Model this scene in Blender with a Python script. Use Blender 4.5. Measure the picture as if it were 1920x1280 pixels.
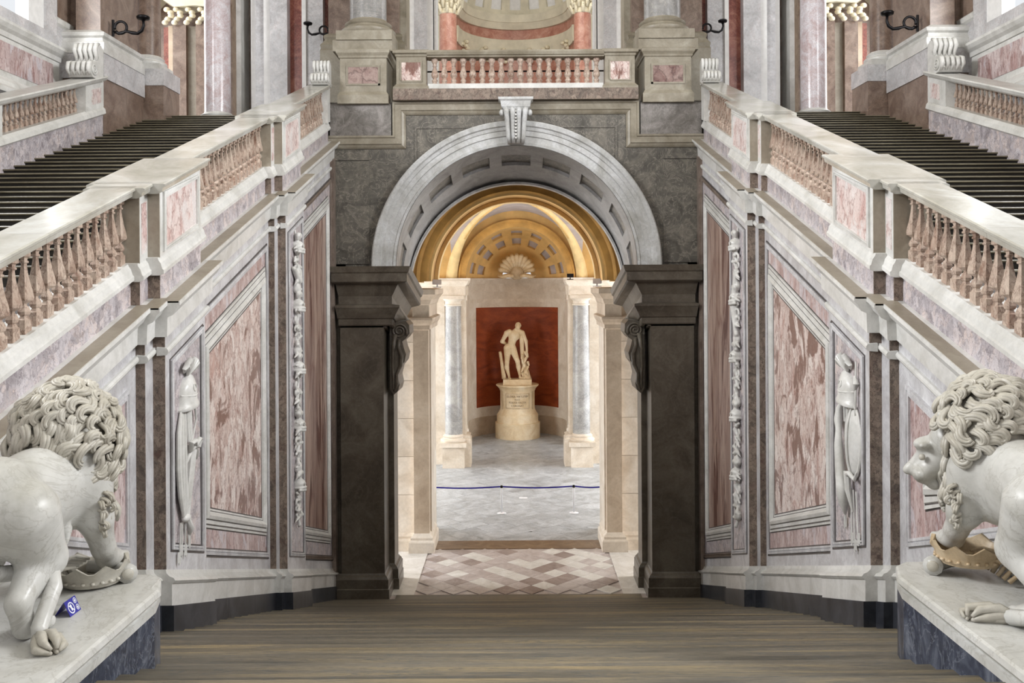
import bpy, bmesh, math, random
import numpy as np
from mathutils import Vector, Matrix
random.seed(7)
PI = math.pi
C = bpy.context.scene.collection
for o in list(bpy.data.objects): bpy.data.objects.remove(o)
EZ = 8.44            # eye height above the floor of the lower passage (all z below are relative to the eye)

# ------------------------------------------------------------------ camera, sky, light, exposure
cam_d = bpy.data.cameras.new('camera'); cam = bpy.data.objects.new('camera', cam_d); C.objects.link(cam)
cam_d.sensor_width = 36; cam_d.lens = 1700/1920*36
cam_d.shift_x = -9/1920; cam_d.shift_y = -112/1920
cam_d.clip_end = 300
cam.location = (0, 0, EZ); cam.rotation_euler = (PI/2, 0.006, 0)
bpy.context.scene.camera = cam
vs = bpy.context.scene.view_settings
vs.view_transform = 'Standard'; vs.look = 'None'; vs.gamma = 1; vs.use_curve_mapping = False
vs.exposure = -0.06
w = bpy.data.worlds.new('daylight'); bpy.context.scene.world = w; w.use_nodes = True
bg = w.node_tree.nodes['Background']; bg.inputs[0].default_value = (0.93, 0.96, 1.0, 1); bg.inputs[1].default_value = 0.95
def area(name, loc, rot, sx, sy, power, col=(1, 1, 1)):
    l = bpy.data.lights.new(name, 'AREA'); l.shape = 'RECTANGLE'; l.size = sx; l.size_y = sy; l.energy = power; l.color = col
    o = bpy.data.objects.new(name, l); C.objects.link(o); o.location = (loc[0], loc[1], loc[2]+EZ); o.rotation_euler = rot
    return o
# tall hall windows high on the two sides of the landing
area('hall_window_light', (-13.5, 10, 8.6), (0, math.radians(-74), 0), 4.4, 9, 4500, (0.98, 0.99, 1))
area('hall_window_light', (13.5, 10, 8.6), (0, math.radians(74), 0), 4.4, 9, 4500, (0.98, 0.99, 1))
# added fill lamp high behind the viewer, brightening the upper vestibule
area('back_fill_light', (0, -4.6, 13.5), (math.radians(92), 0, 0), 14, 4, 700, (0.99, 0.99, 1))
# windows of the upper gallery
area('gallery_window_light', (-15.5, 33, 10), (0, math.radians(-80), 0), 9, 12, 1600, (1, 0.99, 0.98))
area('gallery_window_light', (15.5, 33, 10), (0, math.radians(80), 0), 9, 12, 1600, (1, 0.99, 0.98))

area('apse_fill_light', (0, 41, 15.8), (math.radians(78), 0, 0), 10, 4, 520, (1, 0.98, 0.94))  # added fill lamp inside the upper vestibule, aimed at the apse
# daylight from the ends of the cross aisle behind the arch
area('aisle_light', (-8.8, 27.2, -5.2), (0, math.radians(-90), 0), 5.5, 2.2, 800, (.97, .98, 1))
area('aisle_light', (8.8, 27.2, -5.2), (0, math.radians(90), 0), 5.5, 2.2, 520, (1, .96, .92))
# daylight entering the lower vestibule from its two courtyard sides
area('courtyard_light', (-9.2, 38, -3.5), (0, math.radians(-90), 0), 8, 12, 1750, (.93, .97, 1))
area('courtyard_light', (9.2, 38, -3.5), (0, math.radians(90), 0), 8, 12, 1750, (.93, .97, 1))

# ------------------------------------------------------------------ mesh helpers
def mesh_of(name, V, F, smooth=False):
    m = bpy.data.meshes.new(name); m.from_pydata(V, [], F); m.validate()
    bm = bmesh.new(); bm.from_mesh(m); bmesh.ops.recalc_face_normals(bm, faces=bm.faces); bm.to_mesh(m); bm.free()
    if smooth: m.polygons.foreach_set('use_smooth', [True]*len(m.polygons))
    m.update(); return m
class MB:
    def __init__(s, sx=1): s.V = []; s.F = []; s.sx = sx
    def add(s, V, F):
        n = len(s.V); s.V += [tuple(v) for v in V]; s.F += [tuple(i+n for i in f) for f in F]; return s
    def box(s, x0, x1, y0, y1, z0, z1):
        V = [(x, y, z) for x in (x0, x1) for y in (y0, y1) for z in (z0, z1)]
        return s.add(V, [(0,1,3,2),(4,6,7,5),(0,4,5,1),(2,3,7,6),(0,2,6,4),(1,5,7,3)])
    def loft(s, rings, close=True, cap0=True, cap1=True):
        n = len(rings[0]); V = [p for r in rings for p in r]; F = []
        for k in range(len(rings)-1):
            for i in range(n if close else n-1):
                j = (i+1) % n; F.append((k*n+i, k*n+j, (k+1)*n+j, (k+1)*n+i))
        if close and cap0: F.append(tuple(range(n-1, -1, -1)))
        if close and cap1: F.append(tuple((len(rings)-1)*n+i for i in range(n)))
        return s.add(V, F)
    def rake(s, prof, y0, y1, sl):           # closed (x,c) profile run along y with z = c + sl*y
        return s.loft([[(x, y, c+sl*y) for x, c in prof] for y in (y0, y1)])
    def px(s, poly, x0, x1):                 # (y,z) polygon extruded along x
        return s.loft([[(x, y, z) for y, z in poly] for x in (x0, x1)])
    def py(s, poly, y0, y1):                 # (x,z) polygon extruded along y
        return s.loft([[(x, y, z) for x, z in poly] for y in (y0, y1)])
    def pz(s, poly, z0, z1):
        return s.loft([[(x, y, z) for x, y in poly] for z in (z0, z1)])
    def lathe(s, prof, cx=0, cy=0, cz=0, n=24, a0=0, a1=2*PI):
        full = abs(a1-a0-2*PI) < 1e-6; m = n if full else n+1
        rings = [[(cx+r*math.cos(a0+(a1-a0)*i/n), cy+r*math.sin(a0+(a1-a0)*i/n), cz+z) for i in range(m)] for r, z in prof]
        return s.loft(rings, close=full)
    def tube(s, P, R, n=8, sq=1.0):
        P = [Vector(p) for p in P]; rings = []
        if not hasattr(R, '__len__'): R = [R]*len(P)
        up = None
        for i, p in enumerate(P):
            t = (P[min(i+1, len(P)-1)]-P[max(i-1, 0)]).normalized()
            if up is None: up = Vector((0,0,1)) if abs(t.z) < .9 else Vector((1,0,0))
            a = t.cross(up).normalized(); b = a.cross(t).normalized(); up = b
            rings.append([tuple(p + a*R[i]*math.cos(2*PI*k/n) + b*R[i]*sq*math.sin(2*PI*k/n)) for k in range(n)])
        return s.loft(rings)
    def ball(s, c, r, n=10, m=7):
        rx, ry, rz = r if hasattr(r, '__len__') else (r, r, r); rings = []
        for k in range(1, m):
            t = PI*k/m; rings.append([(c[0]+rx*math.sin(t)*math.cos(2*PI*i/n), c[1]+ry*math.sin(t)*math.sin(2*PI*i/n), c[2]+rz*math.cos(t)) for i in range(n)])
        return s.loft(rings)
    def frame(s, outer, inner, prof):        # polygons in (y,z); prof = [(t, x)]: t 0 outer .. 1 inner
        n = len(outer); rings = [[(x, a[0]+(b[0]-a[0])*t, a[1]+(b[1]-a[1])*t) for a, b in zip(outer, inner)] for t, x in prof]
        return s.loft(rings, cap0=False, cap1=False)
    def data(s, name, smooth=False):
        V = s.V; F = s.F
        if s.sx < 0: V = [(-x, y, z) for x, y, z in V]; F = [f[::-1] for f in F]
        return mesh_of(name, V, F, smooth)
    def build(s, name, mat, parent=None, smooth=False, loc=None, auto=None):
        return link(name, s.data(name, smooth or auto), mat, parent, loc, auto)
def link(name, m, mat, parent=None, loc=None, auto=None):
    if mat is not None and not m.materials: m.materials.append(mat)
    o = bpy.data.objects.new(name, m); C.objects.link(o)
    if loc: o.location = loc
    if auto:
        bm = bmesh.new(); bm.from_mesh(m); lim = math.radians(auto)
        for e in bm.edges: e.smooth = len(e.link_faces) == 2 and e.calc_face_angle(0) < lim
        bm.to_mesh(m); bm.free()
    if parent is not None: adopt(o, parent)
    return o
def adopt(o, p):
    o.parent = p; o.matrix_parent_inverse = Matrix.Translation(-Vector(p.location))
def tag(o, label, cat, group=None):
    o['label'] = label; o['category'] = cat
    if group: o['group'] = group
    return o
def thing(name, label, cat, loc=(0, 0, 0), group=None):
    o = bpy.data.objects.new(name, None); C.objects.link(o); o.location = loc; o.empty_display_size = .1
    return tag(o, label, cat, group)
def struct(o): o['kind'] = 'structure'; return o
def group_empty(name, loc=(0, 0, 0)):
    o = bpy.data.objects.new(name, None); C.objects.link(o); o.location = loc; return struct(o)
def piece(name, me, parent, loc=(0, 0, 0), rot=None, scale=None):   # a part that shares mesh data; loc in scene coordinates
    o = bpy.data.objects.new(name, me); C.objects.link(o); o.location = loc
    if rot: o.rotation_euler = rot
    if scale: o.scale = scale
    adopt(o, parent); return o
def lin(a, b, t): return a+(b-a)*t

# signed-distance modelling for carved figures -------------------------------------------------
def sdf_mesh(name, prims, vox, k=.06, smooth=True, iters=2):
    """prims: ('c', p0, r0, p1, r1) tapered limbs, ('e', centre, radii[, zrot, k]) ellipsoids; naive surface nets"""
    lo = np.array([1e9]*3); hi = -lo
    for p in prims:
        if p[0] == 'c':
            for q, r in ((p[1], p[2]), (p[3], p[4])): lo = np.minimum(lo, np.array(q)-r); hi = np.maximum(hi, np.array(q)+r)
        else:
            R = max(p[2]); lo = np.minimum(lo, np.array(p[1])-R); hi = np.maximum(hi, np.array(p[1])+R)
    lo -= vox*3; hi += vox*3
    n = np.ceil((hi-lo)/vox).astype(int)+1
    D = np.full(n, 1.0, np.float32); ax = [lo[i]+vox*np.arange(n[i]) for i in range(3)]
    for p in prims:
        kk = k
        if p[0] == 'c':
            a = np.array(p[1], float); b = np.array(p[3], float); R = max(p[2], p[4])
            bl = np.minimum(a, b)-R-.15; bh = np.maximum(a, b)+R+.15
        else:
            a = np.array(p[1], float); R = max(p[2]); bl = a-R-.15; bh = a+R+.15
        i0 = np.maximum(((bl-lo)/vox).astype(int), 0); i1 = np.minimum(((bh-lo)/vox).astype(int)+2, n)
        sl = tuple(slice(i0[i], i1[i]) for i in range(3))
        X, Y, Z = np.meshgrid(*[ax[i][sl[i]] for i in range(3)], indexing='ij')
        if p[0] == 'c':
            if len(p) > 5: kk = p[5]
            ab = b-a; L = max(ab.dot(ab), 1e-9)
            t = np.clip(((X-a[0])*ab[0]+(Y-a[1])*ab[1]+(Z-a[2])*ab[2])/L, 0, 1)
            d = np.sqrt((X-a[0]-t*ab[0])**2+(Y-a[1]-t*ab[1])**2+(Z-a[2]-t*ab[2])**2)-(p[2]+(p[4]-p[2])*t)
        else:
            r = p[2]; x = X-a[0]; y = Y-a[1]; z = Z-a[2]
            if len(p) > 3 and p[3]:
                cs, sn = math.cos(p[3]), math.sin(p[3]); x, y = x*cs+y*sn, -x*sn+y*cs
            if len(p) > 4: kk = p[4]
            k0 = np.sqrt((x/r[0])**2+(y/r[1])**2+(z/r[2])**2)+1e-9
            k1 = np.sqrt((x/r[0]**2)**2+(y/r[1]**2)**2+(z/r[2]**2)**2)+1e-9
            d = k0*(k0-1)/k1
        o = D[sl]; h = np.clip(.5+.5*(o-d)/kk, 0, 1); D[sl] = o*(1-h)+d*h-kk*h*(1-h)
    s = D < 0
    cnt = np.zeros(n-1, int)
    for dx in (0,1):
        for dy in (0,1):
            for dz in (0,1): cnt += s[dx:n[0]-1+dx, dy:n[1]-1+dy, dz:n[2]-1+dz]
    act = (cnt > 0) & (cnt < 8); idx = -np.ones(n-1, int); idx[act] = np.arange(act.sum()); ii = np.argwhere(act)
    acc = np.zeros((len(ii), 3)); num = np.zeros(len(ii))
    cor = [(dx,dy,dz) for dx in (0,1) for dy in (0,1) for dz in (0,1)]
    for a in cor:
        for b in cor:
            if sum(b)-sum(a) == 1 and all(b[i] >= a[i] for i in range(3)):
                da = D[ii[:,0]+a[0], ii[:,1]+a[1], ii[:,2]+a[2]]; db = D[ii[:,0]+b[0], ii[:,1]+b[1], ii[:,2]+b[2]]
                c = (da < 0) != (db < 0); t = np.where(c, da/np.where(c, da-db, 1), 0)
                acc += np.where(c[:,None], np.array(a)+t[:,None]*(np.array(b)-np.array(a)), 0); num += c
    P = lo+vox*(ii+acc/num[:,None]); F = []
    for d in range(3):
        e = [0,0,0]; e[d] = 1; u, v = [(1,2),(2,0),(0,1)][d]
        A = s[:n[0]-e[0], :n[1]-e[1], :n[2]-e[2]]; B = s[e[0]:, e[1]:, e[2]:]
        for pos in np.argwhere(A != B):
            if pos[u] == 0 or pos[v] == 0: continue
            q = []
            for du, dv in ((0,0),(-1,0),(-1,-1),(0,-1)):
                c = pos.copy(); c[u] += du; c[v] += dv; q.append(int(idx[tuple(c)]))
            F.append(q if A[tuple(pos)] else q[::-1])
    m = bpy.data.meshes.new(name); m.from_pydata([tuple(map(float, p)) for p in P], [], F)
    bm = bmesh.new(); bm.from_mesh(m)
    for _ in range(iters): bmesh.ops.smooth_vert(bm, verts=bm.verts, factor=.5, use_axis_x=True, use_axis_y=True, use_axis_z=True)
    bmesh.ops.recalc_face_normals(bm, faces=bm.faces); bm.to_mesh(m); bm.free()
    if smooth: m.polygons.foreach_set('use_smooth', [True]*len(m.polygons))
    m.update(); return m
def mirror_mesh(m):
    c = m.copy()
    for v in c.vertices: v.co.x = -v.co.x
    c.flip_normals(); c.update(); return c

# ------------------------------------------------------------------ procedural materials
def srgb(r, g, b): return tuple(((c/255)/12.92 if c/255 <= .04045 else ((c/255+.055)/1.055)**2.4) for c in (r, g, b))+(1,)
class NT:
    def __init__(s, name):
        s.m = bpy.data.materials.new(name); s.m.use_nodes = True; s.t = s.m.node_tree; s.b = s.t.nodes['Principled BSDF']
    def n(s, k, **kw):
        x = s.t.nodes.new(k)
        for a, v in kw.items(): setattr(x, a, v)
        return x
    def l(s, a, b): s.t.links.new(a, b)
    def coord(s, scale=(1,1,1), rnd=0, rot=(0,0,0)):
        g = s.n('ShaderNodeNewGeometry'); mp = s.n('ShaderNodeMapping'); mp.inputs['Scale'].default_value = scale; mp.inputs['Rotation'].default_value = rot
        src = g.outputs['Position']
        if rnd:
            oi = s.n('ShaderNodeObjectInfo'); mu = s.n('ShaderNodeVectorMath', operation='MULTIPLY_ADD')
            cb = s.n('ShaderNodeCombineXYZ')
            for i in range(3): s.l(oi.outputs['Random'], cb.inputs[i])
            s.l(cb.outputs[0], mu.inputs[0]); mu.inputs[1].default_value = (rnd, rnd*1.7, rnd*.6); s.l(src, mu.inputs[2]); src = mu.outputs[0]
        s.l(src, mp.inputs['Vector']); return mp.outputs[0]
    def noise(s, vec, sc, det=4, rough=.55, dist=0):
        x = s.n('ShaderNodeTexNoise'); x.inputs['Scale'].default_value = sc; x.inputs['Detail'].default_value = det
        x.inputs['Roughness'].default_value = rough; x.inputs['Distortion'].default_value = dist; s.l(vec, x.inputs['Vector']); return x
    def ramp(s, fac, stops, interp='LINEAR'):
        r = s.n('ShaderNodeValToRGB'); e = r.color_ramp; e.interpolation = interp
        while len(e.elements) < len(stops): e.elements.new(.5)
        for el, (p, c) in zip(e.elements, stops): el.position = p; el.color = c if len(c) == 4 else srgb(*c)
        s.l(fac, r.inputs[0]); return r.outputs[0]
    def mix(s, fac, a, b, mode='MIX'):
        x = s.n('ShaderNodeMix', data_type='RGBA', blend_type=mode)
        for i, v in ((0, fac), (6, a), (7, b)):
            if hasattr(v, 'is_linked') or hasattr(v, 'links'): s.l(v, x.inputs[i])
            else: x.inputs[i].default_value = v
        return x.outputs[2]
    def bump(s, h, strength=.2, dist=.02):
        b = s.n('ShaderNodeBump'); b.inputs['Strength'].default_value = strength; b.inputs['Distance'].default_value = dist
        s.l(h, b.inputs['Height']); s.l(b.outputs[0], s.b.inputs['Normal'])
    def done(s, col, rough=.4, spec=.4):
        s.l(col, s.b.inputs['Base Color']); s.b.inputs['Roughness'].default_value = rough; s.b.inputs['Specular IOR Level'].default_value = spec
        return s.m
BW = lambda v: (v, v, v, 1)
def marble(name, dark, mid, light, scale=1.0, stretch=(1,1,1), vein=None, vamt=.6, rough=.35, rnd=0, fine=14, fam=.25, bump=0, contrast=.14, dist=1.2, vsc=1.6, pvar=0):
    t = NT(name); v = t.coord(stretch, rnd)
    a = t.noise(v, scale, 7, .6, dist)
    col = t.ramp(a.outputs[0], [(.5-contrast*1.6, dark), (.5, mid), (.5+contrast*1.4, light)])
    f = t.noise(v, scale*fine, 3, .7)
    fr = t.ramp(f.outputs[0], [(.3, BW(.62)), (.6, BW(1.0))])
    col = t.mix(fam*2 if fam < .5 else 1.0, col, fr, 'MULTIPLY')
    if vein:
        b = t.noise(v, scale*vsc, 6, .6, 2.2)
        vm = t.ramp(b.outputs[0], [(.478, BW(0)), (.5, BW(1)), (.522, BW(0))])
        vmul = t.n('ShaderNodeMath', operation='MULTIPLY'); t.l(vm, vmul.inputs[0]); vmul.inputs[1].default_value = vamt
        col = t.mix(vmul.outputs[0], col, srgb(*vein))
    if pvar:
        oi = t.n('ShaderNodeObjectInfo'); col = t.mix(1.0, col, t.ramp(oi.outputs['Random'], [(0, BW(1-pvar)), (1, BW(1))]), 'MULTIPLY')
    if bump: t.bump(f.outputs[0], bump, .01)
    return t.done(col, rough)
def breccia(name, cols, scale=3.0, stretch=(1,1,.5), vein=(110,70,62), rough=.3, rnd=3, patch=None, pamt=.8, psc=.7, pth=.55):
    t = NT(name); v = t.coord(stretch, rnd)
    n0 = t.noise(v, scale*.9, 4, .6); vm = t.n('ShaderNodeVectorMath', operation='MULTIPLY_ADD')
    t.l(n0.outputs['Color'], vm.inputs[0]); vm.inputs[1].default_value = (.55,)*3; t.l(v, vm.inputs[2])
    vo = t.n('ShaderNodeTexVoronoi'); vo.inputs['Scale'].default_value = scale; t.l(vm.outputs[0], vo.inputs['Vector'])
    sp = t.n('ShaderNodeSeparateColor'); t.l(vo.outputs['Color'], sp.inputs[0])
    col = t.ramp(sp.outputs[0], [(i/(len(cols)-1), c) for i, c in enumerate(cols)])
    nb = t.noise(v, scale*.55, 6, .65, 1.5)
    col = t.mix(.55, col, t.ramp(nb.outputs[0], [(.32, cols[0]), (.5, cols[len(cols)//2]), (.66, cols[-1])]))
    ve = t.n('ShaderNodeTexVoronoi', feature='DISTANCE_TO_EDGE'); ve.inputs['Scale'].default_value = scale; t.l(vm.outputs[0], ve.inputs['Vector'])
    er = t.ramp(ve.outputs[0], [(0, BW(.65)), (.05, BW(.12)), (.12, BW(0))])
    col = t.mix(er, col, srgb(*vein))
    if patch:
        np_ = t.noise(v, scale*psc*.6, 8, .62, .9)
        pm = t.ramp(np_.outputs[0], [(pth, BW(0)), (pth+.05, BW(pamt))])
        col = t.mix(pm, col, srgb(*patch))
    f = t.noise(v, scale*12, 3, .7)
    col = t.mix(.6, col, t.ramp(f.outputs[0], [(.3, BW(.55)), (.6, BW(1))]), 'MULTIPLY')
    return t.done(col, rough)
def plain(name, c, rough=.5, metal=0, var=.12, sc=6):
    t = NT(name); v = t.coord(); a = t.noise(v, sc, 4)
    lo = tuple(max(0, x*(1-var)) for x in c); hi = tuple(min(255, x*(1+var)) for x in c)
    t.b.inputs['Metallic'].default_value = metal
    return t.done(t.ramp(a.outputs[0], [(.3, lo), (.7, hi)]), rough)
mt = {}
mt['lilac'] = marble('lilac_grey_marble', (168,165,165), (200,199,201), (221,221,223), 1.6, (1,1,.6), vein=(150,140,150), vamt=.35, rough=.35, rnd=2, fam=.2)
mt['lilac_spot'] = breccia('spotted_lilac_marble', [(112,102,104), (178,170,175), (206,200,204), (216,198,190)], 6.5, (1,1,.75), vein=(118,108,116), rough=.35)
mt['trim'] = marble('pale_trim_marble', (192,190,184), (215,214,210), (232,231,228), 1.2, rough=.3, rnd=2, fam=.14, pvar=.09)
mt['rail'] = marble('polished_rail_marble', (158,154,142), (182,179,170), (202,201,196), .8, rough=.16, rnd=4, fam=.12, pvar=.08)
mt['ledge'] = marble('ledge_stone', (140,130,115), (158,149,134), (172,164,150), 1.0, rough=.4, fam=.15)
mt['pink'] = breccia('pink_breccia', [(150,104,94), (212,188,178), (236,226,220), (188,150,140)], 4.6, (1,1,.55), vein=(132,78,68), patch=(116,76,64), pamt=.9, psc=.75, pth=.53)
mt['pink_lines'] = breccia('pink_streaked_breccia', [(132,94,90), (184,152,148), (220,206,205), (150,108,105)], 5.5, (1,1,.3), vein=(118,78,74), patch=(206,200,206), pamt=.75, psc=.9, pth=.55)
mt['pink_light'] = breccia('light_pink_breccia', [(192,146,140), (222,200,194), (236,226,222), (204,170,164)], 4.2, (1,1,.6), vein=(140,92,88), patch=(228,222,220), pamt=.8, psc=1, pth=.53)
mt['pink_brown'] = breccia('brown_pink_breccia', [(116,82,72), (170,140,126), (196,172,158), (104,68,60)], 1.7, (1.6,1.6,.22), vein=(110,66,56), patch=(92,52,42), pamt=.85, psc=1.2, pth=.54)
mt['brown'] = marble('brown_grey_marble', (92,78,70), (122,108,98), (146,132,122), 1.6, vein=(132,112,98), vamt=.3, rough=.3, fam=.3)
mt['groove_shade'] = marble('groove_shade_tone', (58,52,52), (78,72,72), (96,90,88), 2, rough=.4, fam=.2)  # dark tone that paints shade into the panel grooves
mt['dark'] = marble('dark_pier_marble', (66,58,50), (88,80,70), (106,99,88), .9, vein=(126,120,108), vamt=.22, rough=.35, fam=.22)
mt['greywall'] = marble('grey_cloudy_marble', (72,69,63), (99,95,88), (126,120,110), 1.5, vein=(168,160,148), vamt=.5, rough=.3, fam=.25, dist=2)
mt['lilacblock'] = marble('violet_grey_marble', (96,91,86), (124,119,114), (148,142,138), 1.6, vein=(170,164,162), vamt=.4, rough=.35, fam=.25, dist=2)
mt['warm'] = marble('warm_grey_stone', (124,115,98), (147,139,123), (168,161,146), 1.2, rough=.4, fam=.2, rnd=1)
mt['arch'] = marble('arch_marble', (160,158,152), (190,190,188), (212,213,214), 1.3, vein=(150,148,150), vamt=.4, rough=.35, fam=.2)
mt['archgrey'] = marble('arch_soffit_marble', (120,118,116), (148,146,144), (168,166,166), 1.3, vein=(110,110,114), vamt=.3, rough=.4, fam=.2)
mt['blue'] = marble('blue_grey_marble', (36,40,52), (62,68,84), (120,126,140), 1.5, (1,1,.6), vein=(150,156,168), vamt=.35, rough=.22, fam=.3, contrast=.2, dist=2.5)
mt['black'] = marble('black_plinth_marble', (38,40,46), (58,60,66), (78,80,86), 1.4, rough=.3, fam=.25)
mt['lion'] = marble('statuary_marble', (172,170,162), (200,199,194), (216,216,213), 1.0, vein=(150,146,136), vamt=.4, rough=.33, fam=.12)
mt['mane'] = marble('mane_marble', (166,160,146), (190,185,173), (205,202,193), 1.4, rough=.4, fam=.2)
mt['tan'] = marble('tan_carved_marble', (176,152,118), (200,178,146), (220,202,174), 2.0, rough=.4, fam=.2)
mt['step'] = marble('stair_stone', (80,76,68), (120,113,100), (166,148,112), 1.1, (.22,3.6,3.6), vein=(76,82,86), vamt=.6, rough=.45, rnd=9, fam=.5, fine=34, contrast=.17, pvar=.28)
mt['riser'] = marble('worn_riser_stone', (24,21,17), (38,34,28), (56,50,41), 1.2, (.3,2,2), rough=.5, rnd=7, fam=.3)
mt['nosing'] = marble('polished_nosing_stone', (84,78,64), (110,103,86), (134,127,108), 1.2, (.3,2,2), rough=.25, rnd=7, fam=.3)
mt['breccia_dark'] = breccia('dark_brown_breccia', [(78,68,62), (116,104,94), (156,140,126), (98,76,68)], 7, (1,1,.8), vein=(64,52,46), rnd=2)
mt['breccia_red'] = breccia('dark_red_breccia', [(84,52,48), (128,92,86), (168,146,138), (104,66,62)], 2.6, (1,1,.8), vein=(70,44,40), rnd=2)
mt['balu'] = breccia('baluster_breccia', [(130,102,86), (188,166,150), (206,188,172), (150,116,98)], 6, (1,1,.6), vein=(96,64,52), rnd=9)
mt['beige'] = marble('beige_stone', (200,184,164), (220,207,190), (232,222,208), .9, rough=.5, fam=.15, rnd=2, pvar=.09)
mt['beige2'] = marble('tan_stone', (168,148,126), (190,171,149), (206,189,168), .9, rough=.5, fam=.15, rnd=2)
mt['yellow'] = plain('yellow_plaster', (212,172,108), .7, var=.07, sc=1.5)
mt['ochre'] = plain('ochre_plaster', (188,142,74), .6, var=.1, sc=2)
mt['cream'] = plain('cream_plaster', (226,196,140), .7, var=.06, sc=2)
mt['lilacweb'] = plain('violet_grey_plaster', (176,164,160), .7, var=.08, sc=1.5)
mt['red'] = marble('brick_red_plaster', (112,46,18), (140,62,26), (160,78,36), .8, (1,1,2.5), rough=.6, fam=.3)
mt['statue'] = marble('aged_statue_marble', (206,178,136), (226,204,168), (238,222,194), 1.2, rough=.4, fam=.15)
mt['col_grey'] = marble('grey_column_marble', (120,118,116), (152,150,148), (178,176,172), 1.2, vein=(196,190,180), vamt=.4, rough=.25, fam=.25)
mt['col_pink'] = marble('pink_lilac_column_marble', (184,158,156), (212,202,206), (230,228,232), 2.5, vein=(176,128,116), vamt=.5, rough=.2, fam=.35)
mt['col_red'] = marble('red_column_marble', (164,106,90), (188,132,114), (206,160,142), 1.6, vein=(214,180,160), vamt=.5, rough=.3, fam=.25)
mt['redstrip'] = marble('dark_red_marble', (92,40,32), (128,62,50), (168,108,88), 2.2, vein=(190,140,110), vamt=.4, rough=.3, fam=.3)
mt['greypil'] = marble('grey_pilaster_marble', (174,172,174), (200,199,201), (220,217,218), 1.4, vein=(168,150,148), vamt=.4, rough=.3, fam=.3)
mt['brownpil'] = marble('brown_pilaster_marble', (100,80,70), (128,109,97), (152,134,121), 2.0, vein=(180,150,130), vamt=.3, rough=.3, fam=.3)
mt['white'] = plain('white_plaster', (232,231,230), .6, var=.03)
mt['apse'] = plain('apse_stucco', (216,209,188), .7, var=.06, sc=1.5)
mt['gold'] = plain('cream_carving', (222,212,186), .5, var=.1, sc=8)
mt['iron'] = plain('black_iron', (22,20,22), .4, .6)
mt['signblue'] = plain('sign_blue', (52,52,150), .4, var=.04)
mt['signwhite'] = plain('sign_white', (232,234,240), .5, var=.02)
mt['belt'] = plain('blue_belt', (42,34,150), .6, var=.08)
mt['post'] = plain('post_white', (228,228,232), .35, var=.03)
mt['floor'] = marble('vestibule_paving', (146,147,148), (182,185,188), (206,209,213), 1.2, rough=.4, rnd=5, fam=.35, bump=.15, pvar=.14)
mt['joint'] = plain('dark_joint', (88,84,78), .8)
mt['tile_a'] = marble('pink_grey_tile', (164,152,148), (188,177,173), (206,198,195), 2, rough=.3, rnd=5, fam=.2)
mt['tile_b'] = marble('brown_tile', (128,112,106), (150,135,129), (170,156,150), 2, rough=.3, rnd=5, fam=.2)
mt['tile_c'] = marble('white_tile', (196,192,184), (216,212,206), (230,228,224), 2, rough=.3, rnd=5, fam=.15)
mt['stripe'] = marble('brown_threshold', (104,82,60), (128,104,80), (146,124,98), 2, rough=.4, fam=.2)

# ------------------------------------------------------------------ main dimensions
SA, SD = .325, .315                    # rake of the upper flights / of the central flight
X0, X1, X2 = 4.95, 4.83, 4.67          # planes of the side walls: field, strip, pilaster
LAND, UP, LOW = -2.65, 4.64, -8.44
GROUPS = [(5.44, 5.70, 7.24), (11.77, 12.03, 13.57), (18.10, 18.35, 19.90)]
A = lambda c, y: c+SA*y
Dn = lambda c, y: c-SD*y
def quad(y0, y1, ct, cb, ins=0):        # (y,z) quad with climbing top and falling bottom
    return [(y0+ins, Dn(cb, y0+ins)+ins), (y1-ins, Dn(cb, y1-ins)+ins), (y1-ins, A(ct, y1-ins)-ins), (y0+ins, A(ct, y0+ins)-ins)]
SEG = [(4.6, 5.44, X0, 0)]
for i, (a, b, c) in enumerate(GROUPS):
    SEG += [(a, b, X1, 1), (b, c, X2, 2), (c, GROUPS[i+1][0] if i < 2 else 24.35, X0, 0)]

# ------------------------------------------------------------------ floors, back of the hall
struct(MB().box(-12, 12, -5, 5.84, LAND-.3, LAND).build('floor_landing', mt['step']))
struct(MB().box(-16, 16, -5.4, -5, LAND-.3, 17).build('wall_back', mt['lilac']))
struct(MB().box(-16, 16, -5.4, 60, 17, 17.3).build('ceiling', mt['apse']))
up = struct(MB().box(-16, -5.35, 25.05, 58, UP-.35, UP).box(5.35, 16, 25.05, 58, UP-.35, UP).box(-5.35, 5.35, 24.75, 58, UP-.2, UP).build('floor_upper', mt['floor']))

# ------------------------------------------------------------------ side walls of the central flight
def panel_frame(parent, sx, outer, inner, xb, mat, name='panel_frame'):
    MB(sx).frame(outer, inner, [(0, xb+.02), (0, xb-.035), (.18, xb-.035), (.2, xb-.055), (.42, xb-.055), (.45, xb-.085), (.62, xb-.10), (.78, xb-.06), (.82, xb-.04), (1, xb-.035), (1, xb+.02)]).build(name, mat, parent)
    mixp = lambda t: [(lin(a[0], b[0], t), lin(a[1], b[1], t)) for a, b in zip(outer, inner)]
    for t0, t1, x in ((-.07, .0, xb-.014), (.125, .165, xb-.037), (.39, .42, xb-.058), (.86, .90, xb-.040), (.99, 1.07, xb-.034)):     # dark lines painting the shade in the frame grooves
        MB(sx).frame(mixp(t0), mixp(t1), [(0, xb+.02), (0, x), (1, x), (1, xb+.02)]).build('groove_shade_line', mt['groove_shade'], parent)
def thin_frame(parent, sx, poly, inner, xb, mat, name='border'):
    MB(sx).frame(poly, inner, [(0, xb+.01), (0, xb-.03), (.4, xb-.035), (.5, xb-.012), (.65, xb-.03), (1, xb-.03), (1, xb+.01)]).build(name, mat, parent)
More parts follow.
